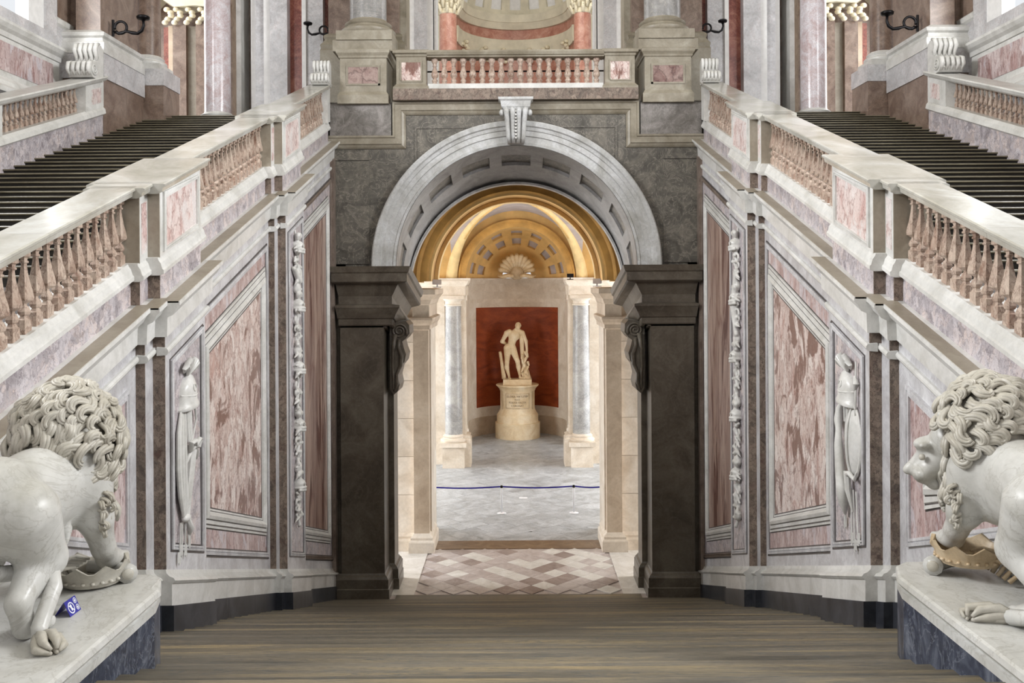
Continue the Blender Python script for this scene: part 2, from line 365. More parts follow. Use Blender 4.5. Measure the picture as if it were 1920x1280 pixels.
def runs(y0, y1, L, g=.004):
    n = max(1, round((y1-y0)/L)); return [(lin(y0, y1, k/n)+(g if k else 0), lin(y0, y1, (k+1)/n)) for k in range(n)]
def side_wall(sx, nm):
    W = struct(MB(sx).px([(4.6, LAND-.15), (5.84, LAND-.15), (24.4, LOW-.1), (24.4, A(-4.12, 24.4)), (4.6, A(-4.12, 4.6))], X0, 5.40).build('wall_'+nm, mt['lilac']))
    for y0, y1, X, lev in SEG:
        e = .0 if lev == 0 else .12
        ya, yb = y0-(e if lev else 0), y1+(e if lev == 2 else 0)
        # cornice ledge
        for ya, yb in runs(max(ya, 4.6), min(yb, 24.35), 2.2):
          MB(sx).rake([(X+.25, -4.10), (X-.24, -4.10), (X-.24, -4.155), (X-.20, -4.19), (X-.15, -4.28), (X-.08, -4.31), (X-.07, -4.57), (X+.2, -4.57)], max(ya, 4.6), min(yb, 24.35), SA).build('cornice', mt['trim'], W)
          MB(sx).rake([(X-.02, -4.097), (X-.225, -4.097), (X-.225, -4.12), (X-.02, -4.12)], max(ya, 4.6), min(yb, 24.35), SA).build('ledge_top', mt['ledge'], W)
        MB(sx).rake([(X+.1, -4.74), (X-.035, -4.75), (X-.055, -4.78), (X-.055, -4.81), (X-.035, -4.84), (X+.1, -4.85)], max(y0-(.04 if lev else 0), 4.6), min(y1+.04*(lev == 2), 24.35), SA).build('astragal', mt['trim'], W)
        # base
        yb0 = max(y0-(.08 if lev else 0), 5.6); yb1 = min(y1+.08*(lev == 2), 24.35)
        if yb1 > yb0:
          for yb0, yb1 in runs(yb0, yb1, 1.5):
            MB(sx).rake([(X+.2, 0), (X-.02, 0), (X-.03, -.05), (X-.07, -.09), (X-.12, -.11), (X-.145, -.145), (X-.12, -.18), (X-.10, -.19), (X-.10, -.48), (X+.2, -.48)], yb0, yb1, -SD).build('base_moulding', mt['trim'], W)
            MB(sx).rake([(X+.2, -.475), (X-.125, -.475), (X-.125, -1.02), (X+.2, -1.02)], yb0, yb1, -SD).build('plinth_course', mt['black'], W)
    for gi, (a, b, c) in enumerate(GROUPS):
        if gi == 0: continue
        MB(sx).px(quad(a, c, -4.55, -.02), X1, X0+.1).build('pilaster_strip', mt['lilac'], W)
        MB(sx).px(quad(b, c, -4.55, -.02), X2, X1+.05).build('pilaster', mt['lilac'], W)
        MB(sx).px([(a-.012, Dn(-.02, a)), (a+.01, Dn(-.02, a)), (a+.01, A(-4.55, a)), (a-.012, A(-4.55, a))], X1+.002, X0+.02).build('pilaster_return', mt['breccia_dark'], W)
        MB(sx).px([(b-.012, Dn(-.02, b)), (b+.01, Dn(-.02, b)), (b+.01, A(-4.55, b)), (b-.012, A(-4.55, b))], X2+.002, X1+.02).build('pilaster_return', mt['breccia_dark'], W)
        p0, p1 = b+.17, c-.26
        MB(sx).px(quad(p0, p1, -5.02, .30), X2-.004, X2+.02).build('relief_panel', mt['lilac_spot'], W)
        thin_frame(W, sx, quad(p0, p1+.12, -5.0, .27), quad(p0, p1+.12, -5.0, .27, .07), X2, mt['lilac'], 'panel_border')
    for gi, (a, b, c) in enumerate(GROUPS):
        if gi == 0: continue
        p0, p1 = b+.17, c-.14; po = lambda i: quad(p0, p1, -5.0, .27, i)
        for i0, i1 in ((.075, .095), (-.03, -.012)): MB(sx).frame(po(i0), po(i1), [(0, X2+.01), (0, X2-.009), (1, X2-.009), (1, X2+.01)]).build('groove_shade_line', mt['groove_shade'], W)  # thin dark lines painting groove shade around the relief panel
        for yy in (c-.115, c-.085): MB(sx).px(quad(yy, yy+.014, -5.0, .27), X2-.006, X2+.01).build('groove_shade_line', mt['groove_shade'], W)  # two more painted shade lines on the far side
    # fields with framed breccia panels
    fields = [(8.55, 11.45), (13.75, 17.85), (20.08, 24.05)]
    for i, (y0, y1) in enumerate(fields):
        ct = -5.12
        if i == 0: P = [(y0, A(ct, y0)), (y1, Dn(.28, y1)), (y1, A(ct, y1))]
        else: P = quad(y0, y1, ct, .28)
        MB(sx).px(P, X0-.012, X0+.02).build('breccia_field', mt['pink_lines'] if i < 2 else mt['lilac_spot'], W)
        if i == 0: continue
        thin_frame(W, sx, quad(y0-.05, y1+.05, ct+.05, .23), quad(y0-.05, y1+.05, ct+.05, .23, .09), X0-.01, mt['brown'] if i == 2 else mt['lilac'], 'field_border')
        for i0, i1 in ((-.03, -.005), (.095, .115)):
            MB(sx).frame(quad(y0-.05, y1+.05, ct+.05, .23, i0), quad(y0-.05, y1+.05, ct+.05, .23, i1), [(0, X0+.01), (0, X0-.018), (1, X0-.018), (1, X0+.01)]).build('groove_shade_line', mt['groove_shade'], W)  # groove shade painted as dark lines around the breccia field
    thin_frame(W, sx, [(8.35, A(-5.07, 8.4)), (11.5, Dn(.23, 11.5)), (11.5, A(-5.07, 11.5))], [(8.65, A(-5.13, 8.65)), (11.4, Dn(.33, 11.4)), (11.4, A(-5.17, 11.4))], X0-.01, mt['lilac'], 'field_border')
    tri_o = [(9.58, A(-5.45, 9.6)), (10.98, Dn(.67, 10.98)), (10.98, A(-5.5, 10.98))]; tri_i = [(10.42, A(-5.78, 10.42)), (10.80, Dn(1.06, 10.80)), (10.80, A(-5.78, 10.80))]
    panel_frame(W, sx, tri_o, tri_i, X0, mt['trim']); MB(sx).px(tri_i, X0-.02, X0+.02).build('breccia_panel', mt['pink'], W)
    for y0, y1, mm, fm in ((14.02, 17.72, 'pink', 'trim'), (20.42, 23.72, 'pink_brown', 'trim')):
        o = quad(y0, y1, -5.45, .66); n = [(y0+.42, Dn(.97, y0+.42)), (y1-.32, Dn(.97, y1-.32)), (y1-.32, A(-5.80, y1-.32)), (y0+.42, A(-5.80, y0+.42))]
        panel_frame(W, sx, o, n, X0, mt[fm]); MB(sx).px(n, X0-.03, X0+.02).build('breccia_panel', mt[mm], W)
    # corner strip against the arch wall
    MB(sx).px([(24.1, LOW), (24.35, LOW), (24.35, A(-4.55, 24.35)), (24.1, A(-4.55, 24.1))], X1+.02, X0+.05).build('corner_strip', mt['brown'], W)
    return W
side_wall(-1, 'left'); side_wall(1, 'right')

# ------------------------------------------------------------------ balustrades of the upper flights
def sq_profile(h, s=1.0):
    return [(.068*s, -.12), (.068*s, .15*h), (.05*s, .16*h), (.036*s, .20*h), (.052*s, .215*h), (.062*s, .25*h), (.045*s, .30*h), (.026*s, .325*h), (.026*s, .345*h), (.046*s, .36*h),
            (.084*s, .385*h), (.092*s, .42*h), (.080*s, .50*h), (.056*s, .60*h), (.036*s, .72*h), (.027*s, .81*h), (.027*s, .83*h), (.044*s, .84*h), (.044*s, .86*h), (.030*s, .87*h), (.036*s, .90*h), (.062*s, .915*h), (.062*s, h+.03)]
def baluster_mesh(name, h, s=1.0):
    m = MB(); m.loft([[(r*sx_*.62, r*sy_, z) for sx_, sy_ in ((-1,-1),(1,-1),(1,1),(-1,1))] for r, z in sq_profile(h, s)])
    me = m.data(name); me.materials.append(mt['balu']); return me
BAL = baluster_mesh('baluster', .86)
BALO = baluster_mesh('baluster', .60, .80)
def inner_balustrade(sx, label):
    T = thing('balustrade', label, 'balustrade', (sx*5.1, 4.6, A(-4.1, 4.6)), 'sloping balustrades beside the central flight')
    for y0, y1, X, lev in SEG:
        X += .06; xo = (5.47, 5.54, 5.62)[lev]
        ye = min(y1, 24.18); ys = max(y0-(.06 if lev else 0), 4.6); yt = ye+(.06 if lev == 2 else 0)
        MB(sx).rake([(X, -4.10), (X, -3.76), (5.4, -3.76), (5.4, -4.10)], y0, ye, SA).build('plinth', mt['lilac_spot'], T)
        MB(sx).rake([(X-.01, -3.78), (X-.07, -3.76), (X-.07, -3.71), (X-.05, -3.69), (X-.03, -3.62), (X+.0, -3.58), (X+.01, -3.55), (5.42, -3.55), (5.45, -3.7), (5.42, -3.78)], ys, yt, SA).build('base_rail', mt['trim'], T)
        for hs, he in runs(ys-(.06 if lev else 0), yt+(.06 if lev == 2 else 0), 2.1):
          MB(sx).rake([(X-.02, -2.69), (X-.075, -2.665), (X-.085, -2.61), (X-.115, -2.59), (X-.115, -2.565), (X-.09, -2.555), (xo, -2.555), (xo+.03, -2.57), (xo+.03, -2.60), (xo-.01, -2.66), (5.40, -2.69)], hs, he, SA).build('handrail', mt['rail'], T)
        if lev:
            p = MB(sx).rake([(X, -3.56), (X, -2.68), (5.4, -2.68), (5.4, -3.56)], y0, y1, SA).build('pier', mt['trim'], T)
            for ca, cb, mm_ in ((-4.10, -3.76, 'breccia_dark'), (-3.56, -2.68, 'ledge')):
                MB(sx).px([(y0-.012, A(ca, y0)), (y0+.01, A(ca, y0)), (y0+.01, A(cb, y0)), (y0-.012, A(cb, y0))], X+.002, 5.38).build('stone_shade_return', mt[mm_], p)  # plinth return is brown stone; pier return partly has its shade coloured in
            i0, i1 = (y0+.05, y1-.05) if lev == 1 else (y0+.16, y1-.2)
            pan = [(i0, A(-3.46, i0)), (i1, A(-3.46, i1)), (i1, A(-2.80, i1)), (i0, A(-2.80, i0))]
            MB(sx).px(pan, X-.006, X+.02).build('breccia_panel', mt['pink_light'], p)
            if lev == 2:
                ou = [(i0-.07, A(-3.53, i0)), (i1+.07, A(-3.53, i1)), (i1+.07, A(-2.73, i1)), (i0-.07, A(-2.73, i0))]
                thin_frame(p, sx, ou, pan, X, mt['trim'], 'panel_border')
        else:
            MB(sx).rake([(5.3, -3.56), (5.3, -3.50), (5.4, -3.5), (5.4, -3.56)], y0, ye, SA).build('back_fillet', mt['trim'], T)
            e0 = y0+.12; e1 = (ye-.35 if y1 > 24 else ye)-.10; n = int((e1-e0)/.223)
            for k in range(n+1):
                y = e0+(e1-e0)*k/n
                if y < 7: continue
                piece('baluster', BAL, T, (sx*5.11, y, A(-3.55, y)))
    MB(sx).rake([(X0, -3.56), (X0, -2.68), (5.4, -2.68), (5.4, -3.56)], 23.86, 24.18, SA).build('end_pier', mt['trim'], T)
    return T
inner_balustrade(-1, 'pale marble balustrade with breccia balusters left of the central stairs')
inner_balustrade(1, 'pale marble balustrade with breccia balusters right of the central stairs')
def outer_balustrade(sx, label):
    T = thing('balustrade', label, 'balustrade', (sx*10.2, 10, A(-3.7, 10)), 'outer balustrades of the upper flights')
    MB(sx).rake([(10.0, -3.75), (10.0, -3.02), (10.4, -3.02), (10.4, -3.75)], 10, 21.96, SA).build('stringer', mt['lilac_spot'], T)
    MB(sx).rake([(9.97, -3.04), (9.92, -3.0), (9.94, -2.9), (10.0, -2.83), (10.4, -2.83), (10.44, -3.0)], 10, 21.96, SA).build('base_rail', mt['trim'], T)
    MB(sx).rake([(9.98, -2.24), (9.92, -2.2), (9.88, -2.13), (9.9, -2.1), (10.5, -2.1), (10.52, -2.14), (10.42, -2.24)], 10, 22.0, SA).build('handrail', mt['trim'], T)
    for y0, y1 in ((16.7, 17.62), (21.05, 21.96)):
        p = MB(sx).rake([(9.98, -2.84), (9.98, -2.23), (10.42, -2.23), (10.42, -2.84)], y0, y1, SA).build('pier', mt['trim'], T)
        MB(sx).px([(y0+.3, A(-2.72, y0+.3)), (y1-.15, A(-2.72, y1-.15)), (y1-.15, A(-2.36, y1-.15)), (y0+.3, A(-2.36, y0+.3))], 9.97, 10).build('breccia_panel', mt['pink_light'], p)
    for y0, y1 in ((12.6, 16.6), (17.72, 20.95)):
        n = int((y1-y0)/.185)
        for k in range(n+1):
            y = y0+(y1-y0)*k/n; piece('baluster', BALO, T, (sx*10.2, y, A(-2.83, y)))
outer_balustrade(-1, 'small marble balustrade along the outer edge of the left upper stairs')
outer_balustrade(1, 'small marble balustrade along the outer edge of the right upper stairs')

# ------------------------------------------------------------------ stairs
h, run = 5.79/48, .3825
ST = thing('staircase', 'broad worn stone central staircase descending to the arch', 'staircase', (0, 5.84, LAND))
m = MB(); r = .02
m.px([(-.06, 0), (run+.012, 0), (run+.03, -.010), (run+.036, -.024), (run+.03, -.04), (run+.01, -.046), (run, -.05), (run, -.26), (-.06, -.26)], -4.9, 4.9)
me = m.data('step'); me.materials.append(mt['step'])
for k in range(1, 48): piece('step', me, ST, (0, 5.84+run*(k-1), LAND-h*k))
h2 = (UP-LAND)/58; run2 = h2/SA
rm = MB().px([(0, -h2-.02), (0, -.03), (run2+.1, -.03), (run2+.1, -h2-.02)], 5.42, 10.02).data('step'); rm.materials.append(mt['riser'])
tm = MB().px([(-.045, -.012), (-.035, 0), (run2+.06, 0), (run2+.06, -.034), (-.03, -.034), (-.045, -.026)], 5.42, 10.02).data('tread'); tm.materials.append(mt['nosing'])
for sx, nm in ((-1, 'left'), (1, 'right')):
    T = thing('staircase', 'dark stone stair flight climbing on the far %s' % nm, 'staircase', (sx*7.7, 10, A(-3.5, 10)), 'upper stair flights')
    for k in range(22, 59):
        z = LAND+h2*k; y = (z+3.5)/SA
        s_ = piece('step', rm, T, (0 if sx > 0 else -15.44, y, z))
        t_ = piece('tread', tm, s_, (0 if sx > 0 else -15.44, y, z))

# ------------------------------------------------------------------ the arch wall
AW = group_empty('wall_front', (0, 24.4, LOW))
ZS = .42; RI, RO = 3.28, 3.88
def arch_solid(y0, y1, R, zc, W, zt, zb=None, n=40, dz=0):
    ca = math.atan2(zt-zc, W); an = sorted(set([PI*i/n for i in range(n+1)]+[ca, PI-ca])); rings = []
    for a in an:
        c, s = math.cos(a), math.sin(a); t = min(W/abs(c) if abs(c) > 1e-6 else 1e9, (zt-zc)/s if s > 1e-6 else 1e9)
        rings.append([(R*c, y0, zc+R*s), (t*c, y0, zc+t*s), (t*c, y1, zc+t*s-dz*0), (R*c, y1, zc+R*s-dz)])
    return MB().loft(rings)
arch_solid(24.4, 27.2, RI, ZS, 5.5, 4.85, dz=.62).build('arch_spandrel', mt['greywall'], AW, auto=30)
def ring(prof, yc, zc, n=48, a0=0, a1=PI):     # prof: closed (r, y offset)
    return MB().loft([[(r*math.cos(a), yc+y, zc+r*math.sin(a)) for r, y in prof] for a in [a0+(a1-a0)*i/n for i in range(n+1)]])
AP = [(RI-.04, .1), (RI-.04, -.10), (RI+.03, -.12), (RI+.05, -.10), (RI+.2, -.10), (RI+.21, -.14), (RI+.34, -.14), (RI+.36, -.17), (RI+.44, -.19), (RI+.47, -.24), (RI+.57, -.26), (RI+.60, -.24), (RI+.60, .1)]
ring(AP, 24.4, ZS).build('archivolt', mt['arch'], AW, auto=35)
# coffered soffit, dropping towards the lower passage
def coffers(P, A_, B_, rec, d, sub=4):
    m1 = MB(); m2 = MB()
    for i in range(len(A_)-1):
        for j in range(len(B_)-1):
            a0, a1, b0, b1 = A_[i], A_[i+1], B_[j], B_[j+1]
            if rec(i, j):
                k = sub
                for q in range(k):
                    u0, u1 = lin(a0, a1, q/k), lin(a0, a1, (q+1)/k)
                    m2.add([P(u0,b0,d), P(u1,b0,d), P(u1,b1,d), P(u0,b1,d)], [(0,1,2,3)])
                    m1.add([P(u0,b0,0), P(u1,b0,0), P(u1,b0,d), P(u0,b0,d)], [(0,1,2,3)]); m1.add([P(u0,b1,0), P(u1,b1,0), P(u1,b1,d), P(u0,b1,d)], [(0,1,2,3)])
                for u in (a0, a1): m1.add([P(u,b0,0), P(u,b1,0), P(u,b1,d), P(u,b0,d)], [(0,1,2,3)])
            else:
                for q in range(sub):
                    u0, u1 = lin(a0, a1, q/sub), lin(a0, a1, (q+1)/sub); m1.add([P(u0,b0,0), P(u1,b0,0), P(u1,b1,0), P(u0,b1,0)], [(0,1,2,3)])
    return m1, m2
def Psof(a, y, d):
    rr = RI-.05+d; return (rr*math.cos(a), y, ZS+rr*math.sin(a)-.235*(y-24.3))
AA = [0]; 
for i in range(9): cc = PI/2+(i-4)*math.radians(20.5); AA += [cc-math.radians(7.2), cc+math.radians(7.2)]
AA += [PI]
m1, m2 = coffers(Psof, AA, [24.3, 24.95, 25.75, 27.2], lambda i, j: i % 2 == 1 and j == 1, .14)
m1.build('soffit', mt['archgrey'], AW); m2.build('coffer_beds', mt['archgrey'], AW)
ring([(RI-.06, 0), (RI-.06, -.35), (RI-.12, -.35), (RI-.12, 0)], 27.2, ZS-.235*2.9, 48).build('soffit_rib', mt['arch'], AW, auto=35)
# spandrel frame mouldings
def strip_path(pts, prof, y, closed=False):       # moulding along a polyline in the (x,z) plane; prof (offset along left normal, y)
    rings = []; n = len(pts)
    for i, p in enumerate(pts):
        d0 = Vector(pts[i]).xy-Vector(pts[i-1]).xy if i > 0 else None; d1 = Vector(pts[i+1]).xy-Vector(p).xy if i < n-1 else None
        d0 = d0 or d1; d1 = d1 or d0; n0 = Vector((-d0.y, d0.x)).normalized(); n1 = Vector((-d1.y, d1.x)).normalized()
        mi = (n0+n1).normalized(); mi /= max(.3, mi.dot(n0))
        rings.append([(p[0]+mi.x*o, y+yy, p[1]+mi.y*o) for o, yy in prof])
    return MB().loft(rings)
FP = [(0, .1), (0, -.16), (.05, -.16), (.07, -.13), (.22, -.13), (.24, -.10), (.30, -.07), (.34, -.03), (.34, .1)]
stp = [(5.3, 3.93), (3.30, 3.93), (3.30, 4.83), (-3.30, 4.83), (-3.30, 3.93), (-5.3, 3.93)]
strip_path(stp, FP, 24.4).build('stepped_moulding', mt['warm'], AW)
strip_path([(2.72, 2.7), (2.72, 4.18), (-2.72, 4.18), (-2.72, 2.7)], [(0, .05), (0, -.03), (.05, -.03), (.05, .05)], 24.4).build('spandrel_frame', mt['greywall'], AW)
for sx in (-1, 1):
    MB(sx).box(3.34, 4.98, 24.28, 24.6, 3.93, 4.78).build('corner_block', mt['lilacblock'], AW)
    MB(sx).box(3.95, 4.9, 24.36, 24.42, .5, 3.25).build('wall_slab', mt['greywall'], AW)
    MB(sx).box(3.95, 4.9, 24.36, 24.42, 3.29, 3.56).build('wall_slab', mt['greywall'], AW)
    # pier below the impost
    pr = MB(sx).box(3.57, 4.72, 24.2, 25.1, -7.82, -1.1).build('pier_shaft', mt['dark'], AW)
    MB(sx).box(3.42, 5.5, 25.08, 25.85, -8.44, .6).build('pier_back', mt['dark'], AW)
    MB(sx).box(4.6, 5.5, 24.4, 25.1, -8.44, .6).build('pier_back', mt['dark'], AW)
    def base_rings(mm, prof, ys, ye, xi, xo):
        mm.loft([[(xo+.0, ys-d, z) for d, z in prof], [(xi-d, ys-d, z) for d, z in prof], [(xi-d, ye, z) for d, z in prof]], close=False)
    BP = [(0, -7.76), (.02, -7.80), (.07, -7.84), (.09, -7.88), (.11, -7.90), (.11, -8.14), (.13, -8.16), (.13, -8.44)]
    mm = MB(sx); base_rings(mm, BP, 24.2, 25.08, 3.57, 4.95); base_rings(mm, BP, 25.08, 25.95, 3.42, 3.57); mm.build('pier_base', mt['dark'], AW)
    # impost, falling inwards with the vault
    IP = [(0, -1.16), (.05, -1.15), (.07, -1.12), (.07, -.97), (.10, -.95), (.13, -.84), (.18, -.70), (.20, -.66), (.20, -.60), (.06, -.57), (.06, -.36), (.09, -.28), (.15, -.10), (.17, -.05), (.31, .0), (.34, .03), (.34, .24), (.37, .28), (.39, .38), (.40, .43), (0, .43)]
    rg = []
    for x, y, kx, ky, dz in ((4.72, 24.4, 1, 0, 0), (4.72, 24.2, 1, 1, 0), (3.42, 24.2, -1.55, 1, 0), (3.42, 27.2, -1.55, 0, .70)):
        rg.append([(x+(min(d*.5, .2) if kx > 0 else d*kx), y-d*ky, z-dz) for d, z in IP])
    MB(sx).loft(rg, close=False).build('impost', mt['dark'], AW)
    MB(sx).loft([[(4.72, 24.2, -1.2), (4.72, 24.2, .3), (3.5, 24.2, .3), (3.5, 24.2, -1.2)], [(4.72, 27.2, -1.9), (4.72, 27.2, -.4), (3.44, 27.2, -.4), (3.44, 27.2, -1.9)]]).build('impost_core', mt['dark'], AW)
    MB(sx).box(3.42, 5.5, 25.85, 27.2, -1.6, -.3).build('impost_lintel', mt['dark'], AW)
    # volute console under the impost
    con = thing('console', 'dark carved scroll console under the %s arch impost' % ('left' if sx < 0 else 'right'), 'console', (sx*3.4, 25, -3), 'scroll consoles under the arch')
    S = [(3.46, -1.05), (3.02, -1.05), (2.93, -1.16), (2.92, -1.38), (3.02, -1.52), (3.12, -1.6), (3.08, -1.78), (3.02, -1.95), (3.06, -2.15), (3.18, -2.3), (3.24, -2.55), (3.2, -2.78), (3.24, -2.95), (3.36, -3.05), (3.46, -2.9)]
    MB(sx).py(S, 24.62, 25.6).build('body', mt['dark'], con)
    sp = [(3.2+(.02+.19*t)*math.cos(5*PI*t+.5), 24.60, -1.32+(.02+.19*t)*math.sin(5*PI*t+.5)) for t in [i/50 for i in range(51)]]
    MB(sx).tube(sp, [.018+.022*i/50 for i in range(51)], 6).build('volute', mt['dark'], con, smooth=True)
    sp2 = [(3.2, 24.61, -1.55), (3.22, 24.61, -1.75), (3.14, 24.61, -1.98), (3.16, 24.61, -2.25), (3.27, 24.61, -2.5), (3.26, 24.61, -2.75), (3.34, 24.61, -2.95)]
    MB(sx).tube(sp2, [.05, .06, .07, .06, .05, .05, .03], 6).build('scroll_edge', mt['dark'], con, smooth=True)
    MB(sx).tube([(3.3, 24.55, -1.4), (3.36, 24.55, -1.8), (3.37, 24.55, -2.3), (3.36, 24.55, -2.9)], [.07, .05, .04, .02], 6).build('leaf', mt['dark'], con, smooth=True)
# keystone
ks = thing('keystone', 'pale fluted scroll keystone at the crown of the arch', 'keystone', (0, 24.2, 3.7))
MB().loft([[(-w_, y, z), (w_, y, z), (w_, 24.5, z), (-w_, 24.5, z)] for z, w_, y in ((3.68, .22, 24.12), (3.78, .24, 24.02), (4.1, .27, 24.0), (4.35, .30, 23.95), (4.5, .32, 23.86), (4.58, .33, 23.86))]).build('block', mt['arch'], ks)
for x in (-.24, -.08, .08, .24):
    MB().tube([(x*.78, 24.06, 3.69), (x*.84, 23.97, 3.85), (x*.9, 23.95, 4.1), (x*.98, 23.90, 4.35), (x*1.05, 23.82, 4.5), (x*1.08, 23.84, 4.58)], [.045, .055, .058, .062, .07, .05], 8).build('flute', mt['arch'], ks, smooth=True)
for k in range(9): MB().ball((0, 23.93-.012*k, 3.8+.085*k), .035, 6, 5).build('bead', mt['trim'], ks, smooth=True)
for sx in (-1, 1): MB(sx).ball((.37, 23.92, 4.46), (.07, .09, .09), 8, 6).build('volute', mt['arch'], ks, smooth=True)
MB().loft([[(-w_, y, z), (w_, y, z), (w_, 24.5, z), (-w_, 24.5, z)] for z, w_, y in ((4.58, .34, 23.9), (4.62, .38, 23.86), (4.76, .40, 23.84), (4.8, .46, 23.8), (4.86, .46, 23.8))]).build('abacus', mt['arch'], ks)

# ------------------------------------------------------------------ balcony over the arch
B = thing('balcony', 'marble balcony balustrade above the central arch', 'balcony', (0, 24.3, 4.8))
MB().box(-3.26, 3.26, 24.06, 24.7, 4.84, 5.14).build('plinth', mt['breccia_dark'], B)
for x0, x1 in ((-3.24, -2.33), (2.33, 3.24)):
    MB().loft([[(x0-d, 24.12-d, z), (x1+d, 24.12-d, z), (x1+d, 24.6, z), (x0-d, 24.6, z)] for d, z in ((.02, 5.14), (.02, 5.2), (-.02, 5.24), (-.06, 5.29), (-.06, 6.0), (-.03, 6.03), (-.03, 6.07), (.03, 6.1), (.03, 6.17), (.01, 6.19))]).build('pier', mt['warm'], B)
    p = MB().box(x0+.2, x1-.2, 24.165, 24.2, 5.38, 5.86).build('breccia_panel', mt['pink'], B)
    strip_path([(x0+.2, 5.38), (x0+.2, 5.86), (x1-.2, 5.86), (x1-.2, 5.38), (x0+.2, 5.38)], [(0, .05), (0, -.02), (.04, -.02), (.04, .05)], 24.18).build('panel_border', mt['warm'], B)
MB().py([(-2.33, 5.13), (-2.33, 5.28), (2.33, 5.28), (2.33, 5.13)], 24.12, 24.6).build('base_rail', mt['trim'], B)
MB().loft([[(x, y, z) for y, z in ((24.16, 6.0), (24.16, 6.03), (24.11, 6.05), (24.08, 6.12), (24.10, 6.17), (24.6, 6.17), (24.6, 6.0))] for x in (-2.36, 2.36)]).build('handrail', mt['warm'], B)
bp = [(.085, 5.26), (.085, 5.33), (.06, 5.345), (.06, 5.37), (.085, 5.40), (.06, 5.44), (.045, 5.46), (.075, 5.49), (.098, 5.55), (.085, 5.62), (.05, 5.74), (.045, 5.79), (.07, 5.80), (.05, 5.82), (.06, 5.87), (.09, 5.92), (.09, 6.02)]
bm_ = MB().lathe(bp, n=10).data('baluster', True); bm_.materials.append(mt['balu'])
for k in range(18): piece('baluster', bm_, B, (-2.17+4.34*k/17, 24.36, 0))
MB().tube([(-2.4, 24.66, 5.72), (2.4, 24.66, 5.72)], .022, 6).build('safety_bar', mt['iron'], B)

# ------------------------------------------------------------------ great columns beside the balcony
def column(label, loc, base, r, z0, z1, mats, group, ped=None, cap=None, n=28):
    T = thing('column', label, 'column', loc, group); x, y = loc[0], loc[1]
    if ped:
        for a in ped: a(T)
    q = r*1.5
    MB().box(x-q, x+q, y-q, y+q, z0, z0+r*.5).build('base_block', mats[0], T)
    MB().lathe([(q*.95, z0+r*.5), (q, z0+r*.62), (q, z0+r*.75), (q*.93, z0+r*.86), (q*.83, z0+r*.9), (q*.8, z0+r*1.0), (q*.84, z0+r*1.05), (q*.86, z0+r*1.14), (q*.8, z0+r*1.22), (r*1.08, z0+r*1.26), (r*1.05, z0+r*1.34), (r, z0+r*1.36)], x, y, 0, n).build('base', mats[0], T, auto=40)
    MB().lathe([(r, z0+r*1.34), (r, lin(z0, z1, .3)), (r*.96, lin(z0, z1, .65)), (r*.88, z1)], x, y, 0, n).build('shaft', mats[1], T, auto=40)
    if cap: cap(T, x, y, z1, r)
    return T
def tuscan(mat):
    def f(T, x, y, z, r):
        MB().lathe([(r*.9, z-.02), (r*1.0, z), (r*1.0, z+r*.12), (r*.92, z+r*.16), (r*.92, z+r*.5), (r*1.0, z+r*.56), (r*1.22, z+r*.78)], x, y, 0, 24).box(x-r*1.3, x+r*1.3, y-r*1.3, y+r*1.3, z+r*.78, z+r*1.15).build('capital', mat, T, auto=35)
    return f
def corinthian(mat):
    def f(T, x, y, z, r):
        MB().lathe([(r*.88, z-.02), (r*.95, z+.02), (r*.88, z+.1), (r*.92, z+r*1.1), (r*1.25, z+r*1.9)], x, y, 0, 16).build('capital', mat, T, auto=35)
        m = MB()
        for row, (zz, hh, rr) in enumerate(((0, 1.0, .95), (.55, 1.0, 1.0), (1.1, .9, 1.15))):
            for k in range(8):
                a = 2*PI*(k+.5*row)/8; c, s = math.cos(a), math.sin(a)
                m.tube([(x+r*rr*c, y+r*rr*s, z+r*zz), (x+r*(rr+.12)*c, y+r*(rr+.12)*s, z+r*(zz+hh*.6)), (x+r*(rr+.38)*c, y+r*(rr+.38)*s, z+r*(zz+hh*.9)), (x+r*(rr+.42)*c, y+r*(rr+.42)*s, z+r*(zz+hh*.7))], [r*.16, r*.2, r*.16, r*.08], 6)
        o = m.build('leaves', mat, T, smooth=True); o['kind'] = 'stuff'
        MB().box(x-r*1.4, x+r*1.4, y-r*1.4, y+r*1.4, z+r*1.9, z+r*2.2).build('abacus', mat, T)
    return f
